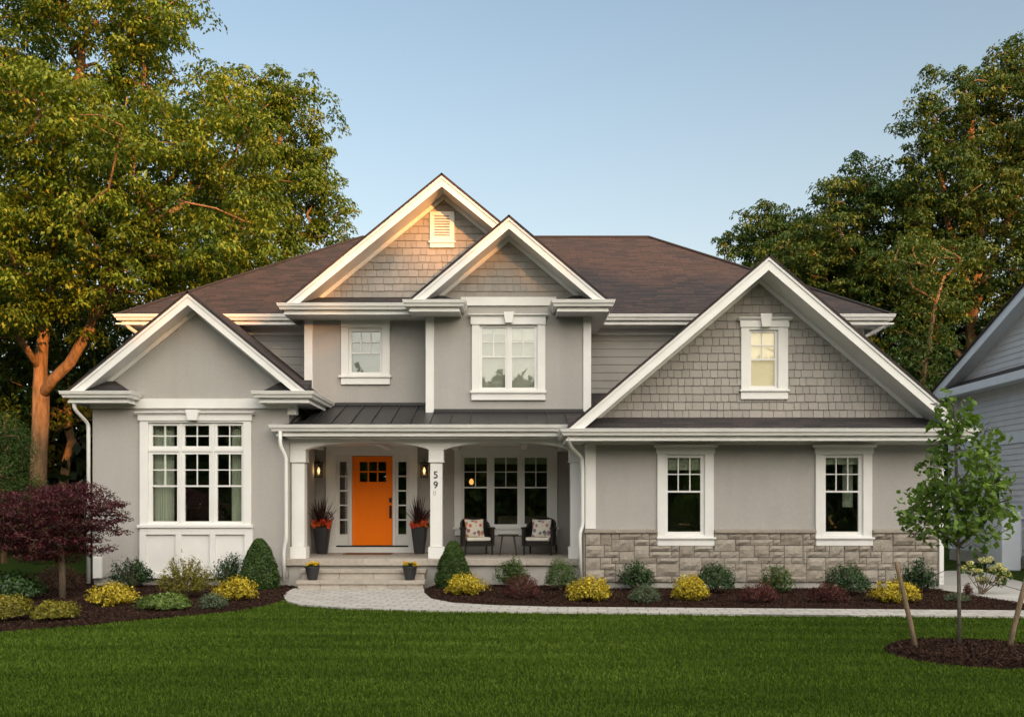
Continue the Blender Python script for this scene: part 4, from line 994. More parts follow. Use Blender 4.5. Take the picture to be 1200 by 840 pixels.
def smallpot(px, label, seed):
    g = np.random.default_rng(seed); y = 19.06; x = wx(px, y); t = thing('flower_pot', label, 'flower pot', (x, y, .205), 'small pots of yellow flowers on the steps')
    H(MB().lathe([(.09, 0), (.095, .005), (.145, .245), (.155, .25), (.155, .28), (.14, .28), (.137, .25)], (x, y, .205), 28), 'pot', 'pot', parent=t, smooth=False)
    H(MB().lathe([(.135, .24), (.135, .245)], (x, y, .205), 20), 'soil', 'soil', parent=t)
    leaf_obj('foliage', np.concatenate([puff((x+g.uniform(-.09, .09), y+g.uniform(-.09, .09), .205+.29), .06, 50, .04, .02, g) for _ in range(8)]), g.uniform(0, 1, 400), 'holly', t)
    q = np.concatenate([puff((x+g.uniform(-.14, .14), y+g.uniform(-.12, .12), .205+.33+g.uniform(-.03, .035)), .026, 16, .03, .026, g, .6) for _ in range(30)]); leaf_obj('yellow_flowers', q, np.repeat(g.uniform(0, 1, 30), 16), 'petaly', t)
smallpot(366, 'small black pot of yellow flowers at the left end of the bottom step', 41); smallpot(480.3, 'small black pot of yellow flowers at the right end of the bottom step', 42)

# interior furniture seen through glass
def pendant():
    y = 23.9; x = wx(546.5, y); t = thing('pendant_lamp', 'pendant lamp with two glowing amber globes behind the left porch window pane', 'lamp', (x, y, 3.4))
    H(MB().tube([(x, y, 3.4), (x, y, 2.62)], .012, 6).tube([(x-.16, y, 2.62), (x+.16, y, 2.62)], .012, 6), 'rod', 'black', parent=t)
    for s in (-.11, .13): H(MB().lathe([(.02, .08), (.045, .05), (.06, 0), (.045, -.05), (.02, -.07)], (x+s, y, wz(564.5, y)), 14), 'globe', 'pend', parent=t, smooth=True)
pendant()
def sofa(x, y, w, label, z0=.5):
    t = thing('sofa', label, 'sofa', (x, y, z0))
    H(MB().box(x-w/2, x+w/2, y, y+.8, z0, z0+.45), 'base', 'cushion', .05, parent=t); H(MB().box(x-w/2, x+w/2, y+.6, y+.82, z0+.455, z0+.85), 'backrest', 'cushion', .06, parent=t)
    for s in (-1, 1): H(MB().box(x+s*w/2-.1, x+s*w/2+.1, y-.02, y+.8, z0, z0+.6), 'armrest', 'cushion', .05, parent=t)
sofa(wx(248, 21.3), 21.3, 2.2, 'pale sofa inside the room behind the tall triple window'); sofa(wx(612, 24.3), 24.3, 1.3, 'pale sofa inside the room behind the porch window', .6)

# =================================================================== NEIGHBOUR
def neighbour():
    xN = 14.0; t = thing('neighbour_house', 'blue grey clapboard house with a steep gable at the right edge', 'house', (xN, 24, 0)); y0, y1 = 17.0, 30.0
    ye = 30.35; ze = 5.35; slope = .40; ya = 23.7; za = ze+slope*(ye-ya)
    m = MB(); m.box(xN+.02, xN+9, y0, y1, .35, ze); m.prismx([(y1, ze), (y0+.2, ze), (ya, za-.1)], xN+.03, xN+9); H(m, 'wall', 'nsiding', parent=t)
    m = MB(); z = .35
    while z < za:
        a, b = y0, y1
        if z > ze-.05: 
            b = min(y1, ye-(z+.15-ze)/slope-.2); a = max(y0, 2*ya-b)
        if b-a > .3: m.prism([(0, 0)]*0 or [(xN+.02, z), (xN-.022, z), (xN-.004, z+.17), (xN+.02, z+.17)], a, b)
        z += .165
    H(m, 'lap_siding', 'nsiding', parent=t)
    H(MB().box(xN-.02, xN+9, y0, y1+.0, 0, .35), 'foundation', 'concrete', parent=t)
    H(MB().box(xN-.045, xN+.02, y0, y1, 3.45, 3.72), 'band_board', 'ntrim', .004, parent=t)
    H(MB().box(xN-.05, xN+.1, y1-.14, y1+.03, .35, ze-.12), 'corner_board', 'ntrim', .004, parent=t)
    m = MB(); k = .32
    for yy in (ye, 2*ya-ye):
        s = 1 if yy > ya else -1
        m.face([(xN-.45, yy, ze), (xN-.45, yy-s*.01, ze-.30), (xN-.45, ya, za-.30), (xN-.45, ya, za)]); m.face([(xN-.42, yy, ze), (xN-.42, ya, za), (xN-.42, ya, za-.30), (xN-.42, yy, ze-.30)])
        m.face([(xN-.45, yy, ze-.29), (xN, yy, ze-.29), (xN, ya, za-.29), (xN-.45, ya, za-.29)])
    H(m, 'rake_board', 'ntrim', parent=t)
    m = MB(); roof_slab(m, (xN-.5, ye+.05, ze), (xN+9.2, ye+.05, ze), (xN+9.2, ya, za+.02), (xN-.5, ya, za+.02)); roof_slab(m, (xN-.5, 2*ya-ye, ze), (xN+9.2, 2*ya-ye, ze), (xN+9.2, ya, za+.02), (xN-.5, ya, za+.02)); H(m, 'roof', 'roof', parent=t)
    # pent strip and its fascia along the foot of the gable
    m = MB(); roof_slab(m, (xN-.48, ye, ze-.03), (xN-.48, 17, ze-.03), (xN, 17, ze+.22), (xN, ye, ze+.22), .03); H(m, 'pent_roof', 'charcoal', parent=t)
    H(MB().box(xN-.5, xN-.46, 17, ye, ze-.24, ze-.03).box(xN-.5, xN, 17, ye, ze-.26, ze-.24), 'fascia', 'ntrim', parent=t)
    # window
    ya_, yb_ = 14*F/(1173-600), 14*F/(1155-600); a, b, c, d_ = ya_, yb_, 1.15, 2.48
    w = H(MB().box(xN-.05, xN, a-.1, b+.1, d_, d_+.14).box(xN-.05, xN, a-.1, b+.1, c-.1, c).box(xN-.05, xN, a-.1, a, c, d_).box(xN-.05, xN, b, b+.1, c, d_), 'window', 'ntrim', .003, parent=t)
    H(MB().box(xN-.03, xN-.024, a, b, c, d_), 'pane', 'pot', parent=w)
    # low bump-out
    H(MB().box(xN-.35, xN, 25.75, 27.15, .3, 1.35), 'bump_out', 'ntrim', .004, parent=t)
    H(MB().box(xN-.42, xN, 25.65, 27.25, 1.35, 1.42), 'bump_out_cap', 'ntrim', .004, parent=t)
    ut = MB().box(xN-1.1, xN-.6, 24.7, 25.55, 0, 1.55); o = ut.build('utility_cabinet', 'ntrim', None, .03); tag(o, 'pale blue grey utility cabinet beside the clapboard house at the right edge', 'cabinet')
neighbour()

# =================================================================== PLANTS
def shrub(px, py, wpx, hpx, mat, label, seed, cat='shrub', name='shrub', group=None, leaf=.04, n=3200, form='mound', z0=.04, aspect=.5):
    """foliage on radiating twigs; form: mound, upright, cone, spray"""
    g = np.random.default_rng(seed); x, y = gd(px, py-1.5, z0); w = wpx*y/F/2; h = hpx*y/F; y = min(y+w*.6, (19.45 if x < 1.35 else 18.80)-w*(.95 if form == 'cone' else .8)) if px > 100 else y+w*.6; x = wx(px, y); w = wpx*y/F/2; h = wz(py-hpx, y)-z0
    t = thing(name, label, cat, (x, y, z0), group)
    m = MB(); nt = 16 if form != 'cone' else 8
    # silhouette noise
    ph = g.uniform(0, 6.28, 6); 
    def rad(az, el):
        return 1+.09*np.sin(3*az+ph[0])+.07*np.sin(5*az+ph[1]+2*el)+.06*np.sin(4*el+ph[2]+az)
    k = n; d = rand_dirs(k, g); d[:, 2] = np.abs(d[:, 2])*1.0-.12; d /= np.linalg.norm(d, axis=1, keepdims=True)
    az = np.arctan2(d[:, 1], d[:, 0]); el = np.arcsin(np.clip(d[:, 2], -1, 1)); rr = (rad(az, el)+.10*np.sin(9*az+ph[3])*np.cos(7*el+ph[4])+.05*np.sin(17*az+ph[5]))*g.uniform(.55, 1.06, k)**.55
    if form == 'cone':
        zz = g.uniform(0, 1, k)**1.1*.985; ra = np.minimum(1, .78+zz*1.1)*(1-zz)**.52/.88*g.uniform(.35, 1, k)**.3*(1+.05*np.sin(7*az+zz*9)+.04*np.sin(3*az-zz*14))
        P = np.stack([np.cos(az)*ra*w*1.02, np.sin(az)*ra*w*1.02, zz*h], 1); N = d.copy()
    else:
        P = np.stack([d[:, 0]*rr*w, d[:, 1]*rr*w, h*.30+d[:, 2]*rr*h*.70], 1); N = d.copy()
        P[:, 2] = np.maximum(P[:, 2], .02)
        if form in ('upright', 'spray'):   # leaves gathered on shoots that poke out
            ns = 46 if form == 'upright' else 70; sd = rand_dirs(ns, g); sd[:, 2] = np.abs(sd[:, 2])+(.35 if form == 'upright' else .15); sd /= np.linalg.norm(sd, axis=1, keepdims=True)
            sl = g.uniform(.78, 1.18, ns); idx = g.integers(0, ns, k); f = g.uniform(.25, 1, k)**.6
            Q = sd[idx]*np.array([w, w, h])*(sl[idx]*f)[:, None]*.97+g.normal(0, .018, (k, 3))
            P = np.where((g.uniform(0, 1, k) < .72)[:, None], Q, P); P[:, 2] = np.maximum(P[:, 2], .02)
            for i in range(ns): e = sd[i]*np.array([w, w, h])*sl[i]*.9; m.tube([(x, y, z0), (x+e[0]*.5, y+e[1]*.5, z0+e[2]*.55), (x+e[0], y+e[1], z0+e[2])], [.007, .005, .002], 4)
    for i in range(nt):
        a = g.uniform(0, 6.28); m.tube([(x, y, z0-.03), (x+math.cos(a)*w*.25, y+math.sin(a)*w*.25, z0+h*.4), (x+math.cos(a)*w*.45, y+math.sin(a)*w*.45, z0+h*.65)], [.010, .007, .003], 5)
    N = N*.8+rand_dirs(k, g)*.7; N[:, 2] += .35; P += np.array([x, y, z0]); lf = leaf*g.uniform(.6, 1.35, k)
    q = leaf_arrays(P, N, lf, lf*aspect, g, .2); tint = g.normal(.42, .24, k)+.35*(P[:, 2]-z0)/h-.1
    leaf_obj('foliage', q, tint, mat, t); H(m, 'stem', 'mbark', parent=t)
    return t
GL = 'garden shrubs in the left bed'; GR = 'garden shrubs in the right bed'
S = [
 (14, 708, 66, 38, 'holly', 'broad leaved dark green shrub at the left edge of the picture', 'mound', .07, 1500, GL),
 (6, 731, 56, 34, 'gold2', 'golden green mound in the bottom left corner of the bed', 'mound', .04, 2200, GL),
 (64, 730, 50, 26, 'gold2', 'low yellow green mound in front of the burgundy maple trunk', 'mound', .04, 2200, GL),
 (70, 695, 46, 34, 'olivered', 'dull bronze shrub in the shade behind the burgundy maple trunk', 'mound', .04, 1600, GL),
 (132, 712, 57, 29, 'gold', 'bright yellow mound at the left corner of the tall triple window wall', 'spray', .045, 2800, GL),
 (154, 692, 52, 37, 'holly', 'dark green shrub against the wall behind the leftmost bright yellow mound', 'upright', .045, 2600, GL),
 (217, 704, 66, 50, 'gold2', 'largest olive gold shrub centred under the tall triple window', 'upright', .038, 4600, GL),
 (195, 718, 56, 23, 'lime', 'low lime green mound at the lawn edge before the big olive gold shrub', 'mound', .05, 1900, GL),
 (249, 716, 34, 21, 'greygreen', 'small silver green tuft at the lawn edge between lime mound and yellow mound', 'spray', .035, 1700, GL),
 (277, 706, 50, 30, 'gold', 'bright yellow mound in front of the tall cone shaped evergreen', 'spray', .048, 2600, GL),
 (270, 686, 42, 36, 'holly', 'dark green shrub squeezed between the big olive gold shrub and the cone evergreen', 'upright', .045, 2000, GL),
 (304, 693, 47, 63, 'evergreen', 'tall cone shaped evergreen left of the porch', 'cone', .042, 11000, GL),
 (531, 687, 42, 54, 'evergreen', 'egg shaped evergreen right of the porch steps', 'cone', .042, 10000, GR),
 (546, 700, 48, 28, 'gold', 'bright yellow mound in front of the egg shaped evergreen', 'spray', .048, 2600, GR),
 (600, 689, 44, 35, 'midgreen', 'loose mid green shrub against the porch base behind a dark red shrub', 'upright', .045, 2000, GR),
 (612, 704, 46, 30, 'barberry', 'dark red shrub before the porch base under the side table', 'spray', .030, 2600, GR),
 (657, 695, 37, 40, 'midgreen', 'rounded green shrub below the right end of the porch floor', 'mound', .032, 3400, GR),
 (692, 707, 53, 31, 'gold', 'widest bright yellow mound below the stone corner beside the downspout', 'spray', .045, 2800, GR),
 (746, 693, 44, 36, 'holly', 'dark green shrub on the stone wall left of the first stone wall window', 'upright', .045, 2400, GR),
 (756, 709, 38, 24, 'greygreen', 'low silver green tuft in the right bed', 'spray', .032, 2200, GR),
 (809, 706, 44, 31, 'gold', 'bright yellow mound directly below the window beside the porch corner', 'spray', .048, 2500, GR),
 (838, 698, 45, 37, 'holly', 'dark green rounded shrub below the right side of the first stone wall window', 'mound', .042, 2800, GR),
 (890, 709, 46, 27, 'barberry', 'dark red shrub in front of the airy light green shrub', 'spray', .030, 2500, GR),
 (910, 698, 42, 37, 'midgreen', 'airy light green shrub midway between the two stone wall windows', 'spray', .042, 1900, GR),
 (971, 709, 42, 26, 'barberry', 'dark red shrub below the left side of the far right window', 'spray', .030, 2400, GR),
 (993, 700, 50, 38, 'holly', 'dark green dome shrub centred below the far right window', 'mound', .042, 3000, GR),
 (1050, 709, 56, 29, 'gold', 'bright yellow mound behind the left wooden stake', 'spray', .045, 2800, GR),
 (1075, 697, 46, 40, 'holly', 'dark green shrub at the right corner of the stone wall', 'upright', .045, 2700, GR),
 (1121, 707, 28, 13, 'greygreen', 'tiny grey green tuft behind the sapling trunk', 'spray', .03, 900, GR),
]
for i, (px, py, w_, h_, mat, lab, form, lf, n, grp) in enumerate(S):
    nm = {'gold': 'golden_shrub', 'barberry': 'barberry_shrub', 'evergreen': 'evergreen_shrub', 'holly': 'green_shrub', 'midgreen': 'green_shrub', 'gold2': 'olive_shrub', 'lime': 'lime_shrub', 'greygreen': 'silver_shrub', 'olivered': 'bronze_shrub'}[mat]
    shrub(px, py, w_, h_, mat, lab, 100+i, 'shrub', nm, grp, lf, int(n*1.25), form)

def hydrangea():
    g = np.random.default_rng(77); y = 17.9; x = wx(1150, y); t = thing('hydrangea', 'leggy hydrangea with pale yellow round blooms right of the sapling', 'shrub', (x, y, .03)); st = MB(); Q = []; T = []; L = []
    heads = [(1152, 656, 9), (1160, 655, 8), (1137, 660, 8), (1130, 665, 7), (1140, 668, 8), (1148, 669, 7), (1147, 678, 8), (1155, 678, 7), (1164, 666, 8), (1171, 662, 8), (1176, 667, 7), (1181, 672, 7), (1172, 673, 8), (1169, 681, 7), (1176, 677, 6)]
    for i, (hx, hy, r) in enumerate(heads):
        yy = y+g.uniform(-.22, .22); c = (wx(hx, yy), yy, wz(hy, yy)); rr = r*.5*y/F*1.1
        Q.append(puff(c, rr, 90, .03, .026, g, .85, .7, .2)); T.append(g.normal(.4+.3*(hy < 664), .25, 90)); L.append(puff((c[0], c[1], c[2]-.06), .10, 9, .11, .06, g, .4))
        st.tube([(x+g.uniform(-.04, .04), y, .03), (x+(c[0]-x)*.45, (y+yy)/2, c[2]*.45), (c[0], c[1], c[2]-.03)], [.010, .007, .004], 5)
    leaf_obj('bloom', np.concatenate(Q), np.concatenate(T), 'petalw', t); q = np.concatenate(L); leaf_obj('foliage', q, g.uniform(0, 1, len(q)), 'midgreen', t); H(st, 'stem', 'mbark', parent=t)
hydrangea()
shrub(1134, 699, 11, 16, 'barberry', 'small dark red plant between the sapling trunk and the hydrangea', 151, 'plant', 'red_plant', GR, .035, 260, 'spray')

# ---- generic tree
def tree(name, label, seeds, lobes, d, seed, mat, puff_r=.85, npuff=260, leaves=230, leaf=.13, bark='bark', rtip=.016, power=.46, flat=.6, group=None, shellk=.75, depthk=1.0, rmin=0, cat='tree', rmax=.36, aspect=.55, up=.5, zmin=None, clump=True):
    """seeds: list of limb polylines [(px,py,d)...]; lobes: (px,py,rx,ry) ellipses at depth d"""
    g = np.random.default_rng(seed); nodes = []; par = []; 
    for limb in seeds:
        pts = [Vector((wx(a, c), c, wz(b, c))) for a, b, c in limb['p']]; prev = -1
        if nodes: prev = min(range(len(nodes)), key=lambda i: (nodes[i]-pts[0]).length); pts = pts[1:]
        for p in pts:
            if prev >= 0:
                q = nodes[prev]; n = max(1, int((p-q).length/.7))
                for k in range(1, n+1):
                    nodes.append(q.lerp(p, k/n)+(Vector(g.normal(0, .05, 3)) if k < n else Vector())); par.append(prev); prev = len(nodes)-1
            else: nodes.append(p); par.append(-1); prev = 0
    root = nodes[0].copy(); nseed = len(nodes)
    E = [(wx(a, d), d+(o[0] if o else 0), wz(b, d), rx*d/F, ry*d/F) for a, b, rx, ry, *o in lobes]
    vol = np.array([e[3]**2*e[4] for e in E])**.75; C = []
    tries = 0
    while len(C) < npuff and tries < 20000:
        tries += 1; e = E[g.choice(len(E), p=vol/vol.sum())]; v = rand_dirs(1, g)[0]; r = g.uniform(.25, 1)**(1/3)*(1 if g.uniform() < shellk else g.uniform(.3, 1))
        c = np.array([e[0]+v[0]*r*e[3], e[1]+v[1]*r*e[3]*depthk, e[2]+v[2]*r*e[4]])
        if zmin and c[2] < zmin: continue
        if C and np.min(np.linalg.norm(np.array(C)-c, axis=1)) < puff_r*.72: continue
        C.append(c)
    base = np.array([n[:] for n in nodes]); C = sorted(C, key=lambda c: np.min(np.linalg.norm(base-c, axis=1)))
    tips = []
    for c in C:
        c = Vector(c); A = np.array([n[:] for n in nodes]); dd = np.linalg.norm(A-np.array(c), axis=1)+.6*np.maximum(0, A[:, 2]-c.z+.0); i = int(np.argmin(dd)); q = nodes[i]; L = (c-q).length; n = max(2, int(L/.6)); prev = i
        arch = Vector((0, 0, 1))*L*.10
        for k in range(1, n+1):
            f = k/n; p = q.lerp(c, f)+arch*math.sin(f*math.pi)+(Vector(g.normal(0, .06, 3)) if k < n else Vector()); nodes.append(p); par.append(prev); prev = len(nodes)-1
        tips.append(prev)
    cnt = [0]*len(nodes)
    for t_ in tips:
        k = t_
        while k >= 0: cnt[k] += 1; k = par[k]
    rad = [min(rmax*(1.25 if i < 3 else 1), rtip*max(1, c)**power) for i, c in enumerate(cnt)]
    if rmin:
        for i in range(min(nseed, len(rad))): rad[i] = max(rad[i], rmin*(1-.75*i/nseed))
    t = thing(name, label, cat, (root.x, root.y, max(0, root.z)), group)
    kids = {}
    for i, p in enumerate(par): kids.setdefault(p, []).append(i)
    m = MB(); done = set()
    def chain(i):
        out = [i]
        while kids.get(out[-1]):
            out.append(max(kids[out[-1]], key=lambda k: cnt[k]))
        return out
    stack = [0]
    while stack:
        i = stack.pop(); ch_ = chain(i); pts = [nodes[k] for k in ch_]; rs = [rad[k] for k in ch_]
        if par[i] >= 0: pts = [nodes[par[i]]]+pts; rs = [min(rad[par[i]]*.9, rs[0]*1.05)]+rs
        if len(pts) > 1: m.tube(pts, rs, 12 if rs[0] > .12 else (7 if rs[0] > .04 else 4))
        for k in ch_:
            for q in kids.get(k, []):
                if q not in ch_: stack.append(q)
    H(m, 'trunk', bark, parent=t, smooth=True)
    Q = []; T = []
    for i in tips:
        c = nodes[i]; r = puff_r*g.uniform(.65, 1.25); n = int(leaves*g.uniform(.6, 1.3)*(r/puff_r)**2)
        ks = 8 if clump else 0
        if not clump: Q.append(puff((c.x, c.y, c.z), r, n, leaf, leaf*aspect, g, flat, .35, up)); T.append(g.normal(.4+g.normal(0, .12), .22, n)); continue
        for _ in range(ks):
            dv = rand_dirs(1, g)[0]; dv[2] = dv[2]*.9+.05; cc = np.array([c.x, c.y, c.z])+dv*np.array([r, r, r*.75])*g.uniform(.4, 1); nn = max(6, n//ks); R0 = r*g.uniform(.30, .52)
            th = g.uniform(0, 6.28, nn); rho = np.sqrt(g.uniform(0, 1, nn)); off = np.stack([np.cos(th)*rho, np.sin(th)*rho, -.60*rho**2+g.normal(0, .17, nn)], 1)*R0
            T0 = np.stack([np.cos(th), np.sin(th), -.5-.5*rho], 1)+g.normal(0, .35, (nn, 3)); N = np.stack([np.cos(th)*rho*.6, np.sin(th)*rho*.6, np.ones(nn)], 1)+g.normal(0, .38, (nn, 3))
            Q.append(leaf_arrays(cc+off, N, leaf*g.uniform(.65, 1.3, nn), leaf*aspect*g.uniform(.7, 1.2, nn), g, .3, T0)); T.append(g.normal(.38+g.normal(0, .2), .18, nn))
    leaf_obj('crown', np.concatenate(Q), np.concatenate(T), mat, t); return t
GT = 'trees standing behind the house'
def limb(*p): return {'p': p}
d1 = 27.5
tree('broadleaf_tree', 'huge leafy tree with a forked orange lit trunk at the left edge', [
  limb((44, 655, d1), (45, 560, d1), (48, 465, d1), (50, 400, d1), (62, 330, d1), (70, 230, d1+.5), (80, 140, d1), (95, 50, d1)),
  limb((50, 455, d1), (82, 425, d1-.4), (105, 385, d1-.6), (122, 330, d1-.4), (150, 270, d1), (205, 205, d1+.5), (250, 150, d1)),
  limb((48, 430, d1), (22, 395, d1-.8), (0, 350, d1-1), (-25, 280, d1)), limb((105, 385, d1-.6), (140, 320, d1-1.2), (170, 265, d1-1.5), (215, 240, d1-1)),
  limb((62, 330, d1), (60, 260, d1-1.5), (57, 200, d1-2)), limb((122, 330, d1-.4), (125, 250, d1+1), (150, 180, d1+1), (180, 110, d1))],
  [(40, 40, 150, 130), (165, 90, 110, 110), (225, 165, 105, 100), (60, 200, 130, 110), (160, 270, 110, 80), (-50, 180, 120, 170), (40, 330, 110, 60), (130, 20, 90, 60), (250, 250, 70, 60), (215, 330, 60, 45, -1), (185, 230, 90, 70, -3), (90, 310, 90, 50, -3), (130, 190, 80, 50, -3), (20, 280, 70, 50, -3), (190, 345, 85, 28, -2), (60, 365, 80, 26, -2), (280, 300, 60, 40, -1)], d1, 1, 'leafL', 1.0, 340, 520, .135, rmin=.17, rmax=.29, group=GT, up=.35)
d2 = 33
tree('broadleaf_tree', 'leafy tree rising behind the left slope of the main roof', [limb((255, 640, d2), (262, 480, d2), (270, 380, d2), (290, 300, d2), (320, 230, d2), (330, 150, d2)), limb((270, 380, d2), (310, 330, d2), (350, 280, d2))],
  [(330, 165, 55, 75, 0), (350, 240, 55, 60), (285, 240, 75, 90), (290, 130, 50, 50), (300, 320, 80, 50), (375, 275, 32, 30), (235, 330, 60, 60)], d2, 2, 'leafL', .85, 150, 430, .14, group=GT, rmin=.2, up=.35)
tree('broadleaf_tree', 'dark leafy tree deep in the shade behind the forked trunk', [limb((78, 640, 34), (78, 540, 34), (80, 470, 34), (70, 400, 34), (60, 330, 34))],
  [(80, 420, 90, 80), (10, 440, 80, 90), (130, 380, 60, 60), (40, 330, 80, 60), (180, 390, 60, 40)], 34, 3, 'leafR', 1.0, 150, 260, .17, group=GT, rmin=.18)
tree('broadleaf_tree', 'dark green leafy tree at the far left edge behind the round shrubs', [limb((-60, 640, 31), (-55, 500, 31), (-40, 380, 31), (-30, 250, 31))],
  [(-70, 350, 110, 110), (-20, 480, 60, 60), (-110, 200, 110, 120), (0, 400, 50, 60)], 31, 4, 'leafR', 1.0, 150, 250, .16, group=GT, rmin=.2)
d3 = 35
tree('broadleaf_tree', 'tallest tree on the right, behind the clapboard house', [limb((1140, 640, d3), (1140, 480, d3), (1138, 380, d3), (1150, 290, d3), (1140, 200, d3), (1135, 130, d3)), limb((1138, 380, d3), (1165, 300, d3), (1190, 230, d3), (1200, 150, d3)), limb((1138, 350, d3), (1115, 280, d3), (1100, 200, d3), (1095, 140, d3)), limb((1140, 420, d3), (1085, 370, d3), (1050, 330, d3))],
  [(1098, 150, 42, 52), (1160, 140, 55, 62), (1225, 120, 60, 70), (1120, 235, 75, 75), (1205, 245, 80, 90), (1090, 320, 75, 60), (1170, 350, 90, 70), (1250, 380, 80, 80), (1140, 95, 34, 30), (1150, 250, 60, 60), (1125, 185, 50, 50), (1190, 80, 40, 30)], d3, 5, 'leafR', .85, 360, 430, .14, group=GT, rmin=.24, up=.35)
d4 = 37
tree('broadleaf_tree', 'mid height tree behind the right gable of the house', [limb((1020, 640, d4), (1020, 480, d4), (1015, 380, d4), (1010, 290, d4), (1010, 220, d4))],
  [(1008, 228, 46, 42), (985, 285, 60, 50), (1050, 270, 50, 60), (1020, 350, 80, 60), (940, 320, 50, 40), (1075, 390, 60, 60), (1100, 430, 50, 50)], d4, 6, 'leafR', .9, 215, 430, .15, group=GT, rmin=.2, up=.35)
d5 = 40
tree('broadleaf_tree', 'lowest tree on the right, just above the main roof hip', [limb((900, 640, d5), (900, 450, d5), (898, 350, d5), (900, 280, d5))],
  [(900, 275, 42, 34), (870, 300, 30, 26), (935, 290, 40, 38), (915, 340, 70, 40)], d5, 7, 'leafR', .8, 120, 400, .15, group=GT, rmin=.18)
tree('slender_tree', 'slender leaning tree with an orange lit stem between the house and the clapboard house', [limb((1082, 640, 31), (1083, 500, 31), (1082, 440, 31), (1092, 380, 31), (1104, 330, 31))],
  [(1095, 330, 35, 40), (1075, 400, 30, 40), (1110, 470, 40, 50), (1070, 300, 30, 30)], 31, 8, 'leafR', .7, 60, 150, .13, group=GT, rmin=.11)
tree('conifer', 'dense dark conifer bush at the left edge beside the big trunk', [limb((5, 660, 22.5), (5, 560, 22.5), (6, 500, 22.5))],
  [(2, 590, 42, 50), (4, 530, 28, 40), (6, 500, 12, 22)], 22.5, 9, 'midgreen', .32, 150, 300, .06, flat=.8, cat='tree', group=GT, aspect=.35, power=.3, clump=False)

# far-off woods (one mass) behind the house and across the street, the latter unseen and shaped to block sun
def woods(name, label, spec, seed, mat='leafD', leaf=.45, n=9000):
    g = np.random.default_rng(seed); Q = []; T = []
    for (x0, y0, x1, y1, h, dep) in spec:
        L = math.hypot(x1-x0, y1-y0); k = int(n*L/40); f = g.uniform(0, 1, k); s = g.uniform(-dep/2, dep/2, k); nx, ny = -(y1-y0)/L, (x1-x0)/L
        top = (h(f) if callable(h) else h)*(1+.025*np.sin(f*L*.55+seed)+.02*np.sin(f*L*1.3+2)+.02*np.sin(f*L*3.1))+g.exponential(.25, k)*(f*0+1); z = g.uniform(0, 1, k)**.8*top*(1-.25*(2*np.abs(s)/dep)**2)
        P = np.stack([x0+(x1-x0)*f+nx*s, y0+(y1-y0)*f+ny*s, z], 1); Q.append(leaf_arrays(P, rand_dirs(k, g), leaf*g.uniform(.5, 1.3, k), leaf*.8*g.uniform(.5, 1.2, k), g)); T.append(g.uniform(0, 1, k))
    o = leaf_obj(name, np.concatenate(Q), np.concatenate(T), mat); tag(o, label, 'woods', None, 'stuff')
woods('woods', 'dark far off woods filling the gap behind the house', [(-45, 44, 45, 46, 9.5, 7), (-30, 31, -9.6, 38, 5.5, 4), (10, 40, 40, 36, 7, 4)], 50, n=22000)
cx_, cy_ = 60*math.sin(SUN_AZ), 20-60*math.cos(SUN_AZ); ex, ey = math.cos(SUN_AZ), math.sin(SUN_AZ)  # unseen treeline, heights shaped to set the shadow line on the house
woods('woods', 'dark unseen woods across the street behind the photographer, treetops shaped to shade the house', [(cx_-45*ex, cy_-45*ey, cx_+45*ex, cy_+45*ey, lambda f: np.interp(10.6+(f-.5)*90, [2, 4, 6, 8, 10, 16, 22], [13.6, 14.0, 15.3, 15.9, 15.5, 16.1, 16.5]), 9), (-85, -22, 8, -40, 12.5, 7)], 51, leaf=.8, n=36000, mat='leafR')

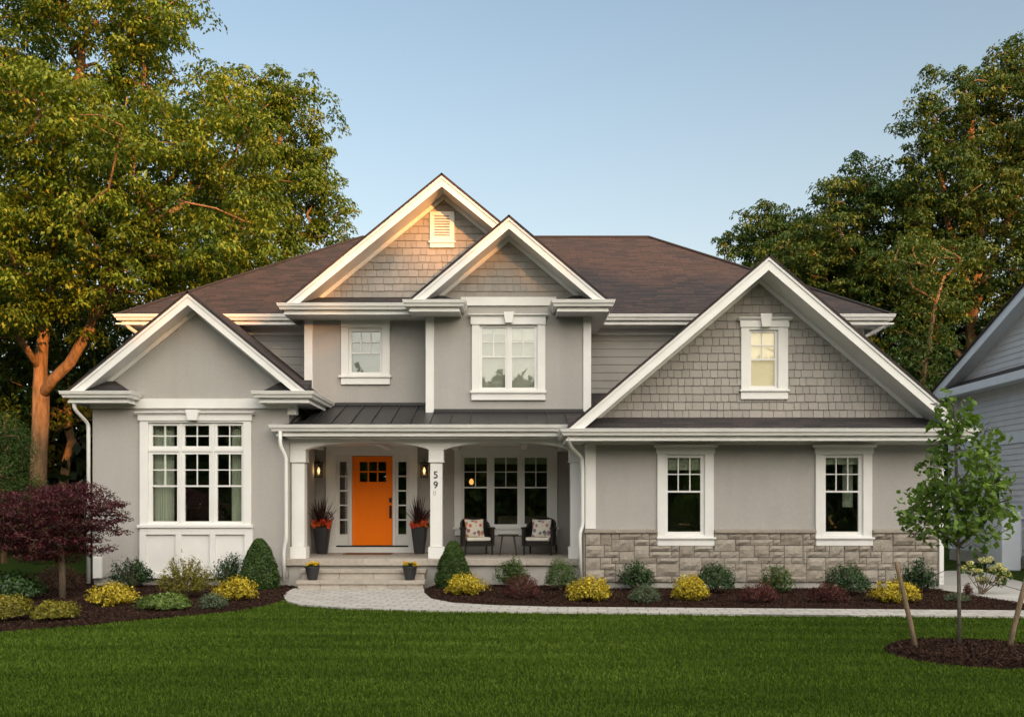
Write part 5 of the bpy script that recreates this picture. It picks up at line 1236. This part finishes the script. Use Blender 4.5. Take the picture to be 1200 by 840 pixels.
# ---- burgundy maple
dm_ = 16.9
tree('burgundy_maple', 'low spreading burgundy leaved maple with layered branches at left', [limb((73, 704, dm_), (73, 665, dm_), (70, 635, dm_)), limb((70, 640, dm_), (30, 610, dm_), (-5, 600, dm_)), limb((70, 640, dm_), (105, 605, dm_), (135, 590, dm_)), limb((70, 635, dm_), (65, 590, dm_))],
  [(60, 600, 70, 36), (10, 612, 50, 36), (110, 610, 42, 38), (60, 635, 60, 22), (85, 578, 30, 16)], dm_, 20, 'leafM', .26, 215, 105, .062, 'mbark', .006, .42, .28, clump=False, shellk=.6, rmin=.06, rmax=.065, cat='tree', aspect=.4, up=.9)
def redden():
    g = np.random.default_rng(3)
# ---- sapling with stakes
ds = RC[1]+.35
tree('sapling', 'young slim tree with bright green leaves in a round mulch bed', [limb((1124, 762, ds), (1124, 700, ds), (1123, 640, ds), (1121, 580, ds), (1120, 520, ds), (1119, 475, ds)), limb((1123, 650, ds), (1100, 620, ds), (1080, 590, ds+.2)), limb((1123, 650, ds), (1145, 620, ds), (1165, 590, ds-.2)), limb((1121, 570, ds), (1140, 540, ds), (1155, 505, ds))],
  [(1118, 500, 28, 38), (1122, 560, 42, 45), (1100, 600, 42, 40), (1145, 600, 38, 42), (1075, 605, 18, 20), (1158, 520, 18, 22), (1165, 560, 15, 20), (1120, 470, 14, 14)], ds, 30, 'leafS', .14, 185, 12, .096, 'youngbark', .0035, .34, .8, clump=False, rmin=.032, rmax=.036, cat='tree', aspect=.62, up=.2)
def stake(p0, p1, d, label):
    a = Vector((wx(p0[0], d), d, wz(p0[1], d))); b = Vector((wx(p1[0], d), d, .0))
    m = MB(); m.tube([a, a.lerp(b, .3), a.lerp(b, .7), b+Vector((0, 0, -.05))], [.024, .029, .029, .030], 8)
    o = m.build('wooden_stake', 'stake', None, 0, True); tag(o, label, 'stake', 'wooden stakes steadying the sapling'); return a.lerp(b, .22)
s1 = stake((1050, 658), (1075, 764), 10.95, 'leaning wooden stake left of the sapling trunk'); s2 = stake((1204, 672), (1181, 763), 10.95, 'leaning wooden stake right of the sapling at the picture edge')
tr_ = Vector((wx(1123.5, ds), ds-.03, 1.02))
for s, lab in ((s1, 'thin dark tie from the left stake to the sapling trunk'), (s2, 'thin dark tie from the right stake to the sapling trunk')):
    m = MB(); mid = s.lerp(tr_, .5)-Vector((0, 0, .05)); m.tube([s, mid, tr_], .004, 5); o = m.build('tree_tie', 'black'); tag(o, lab, 'tie', 'ties between stakes and sapling')
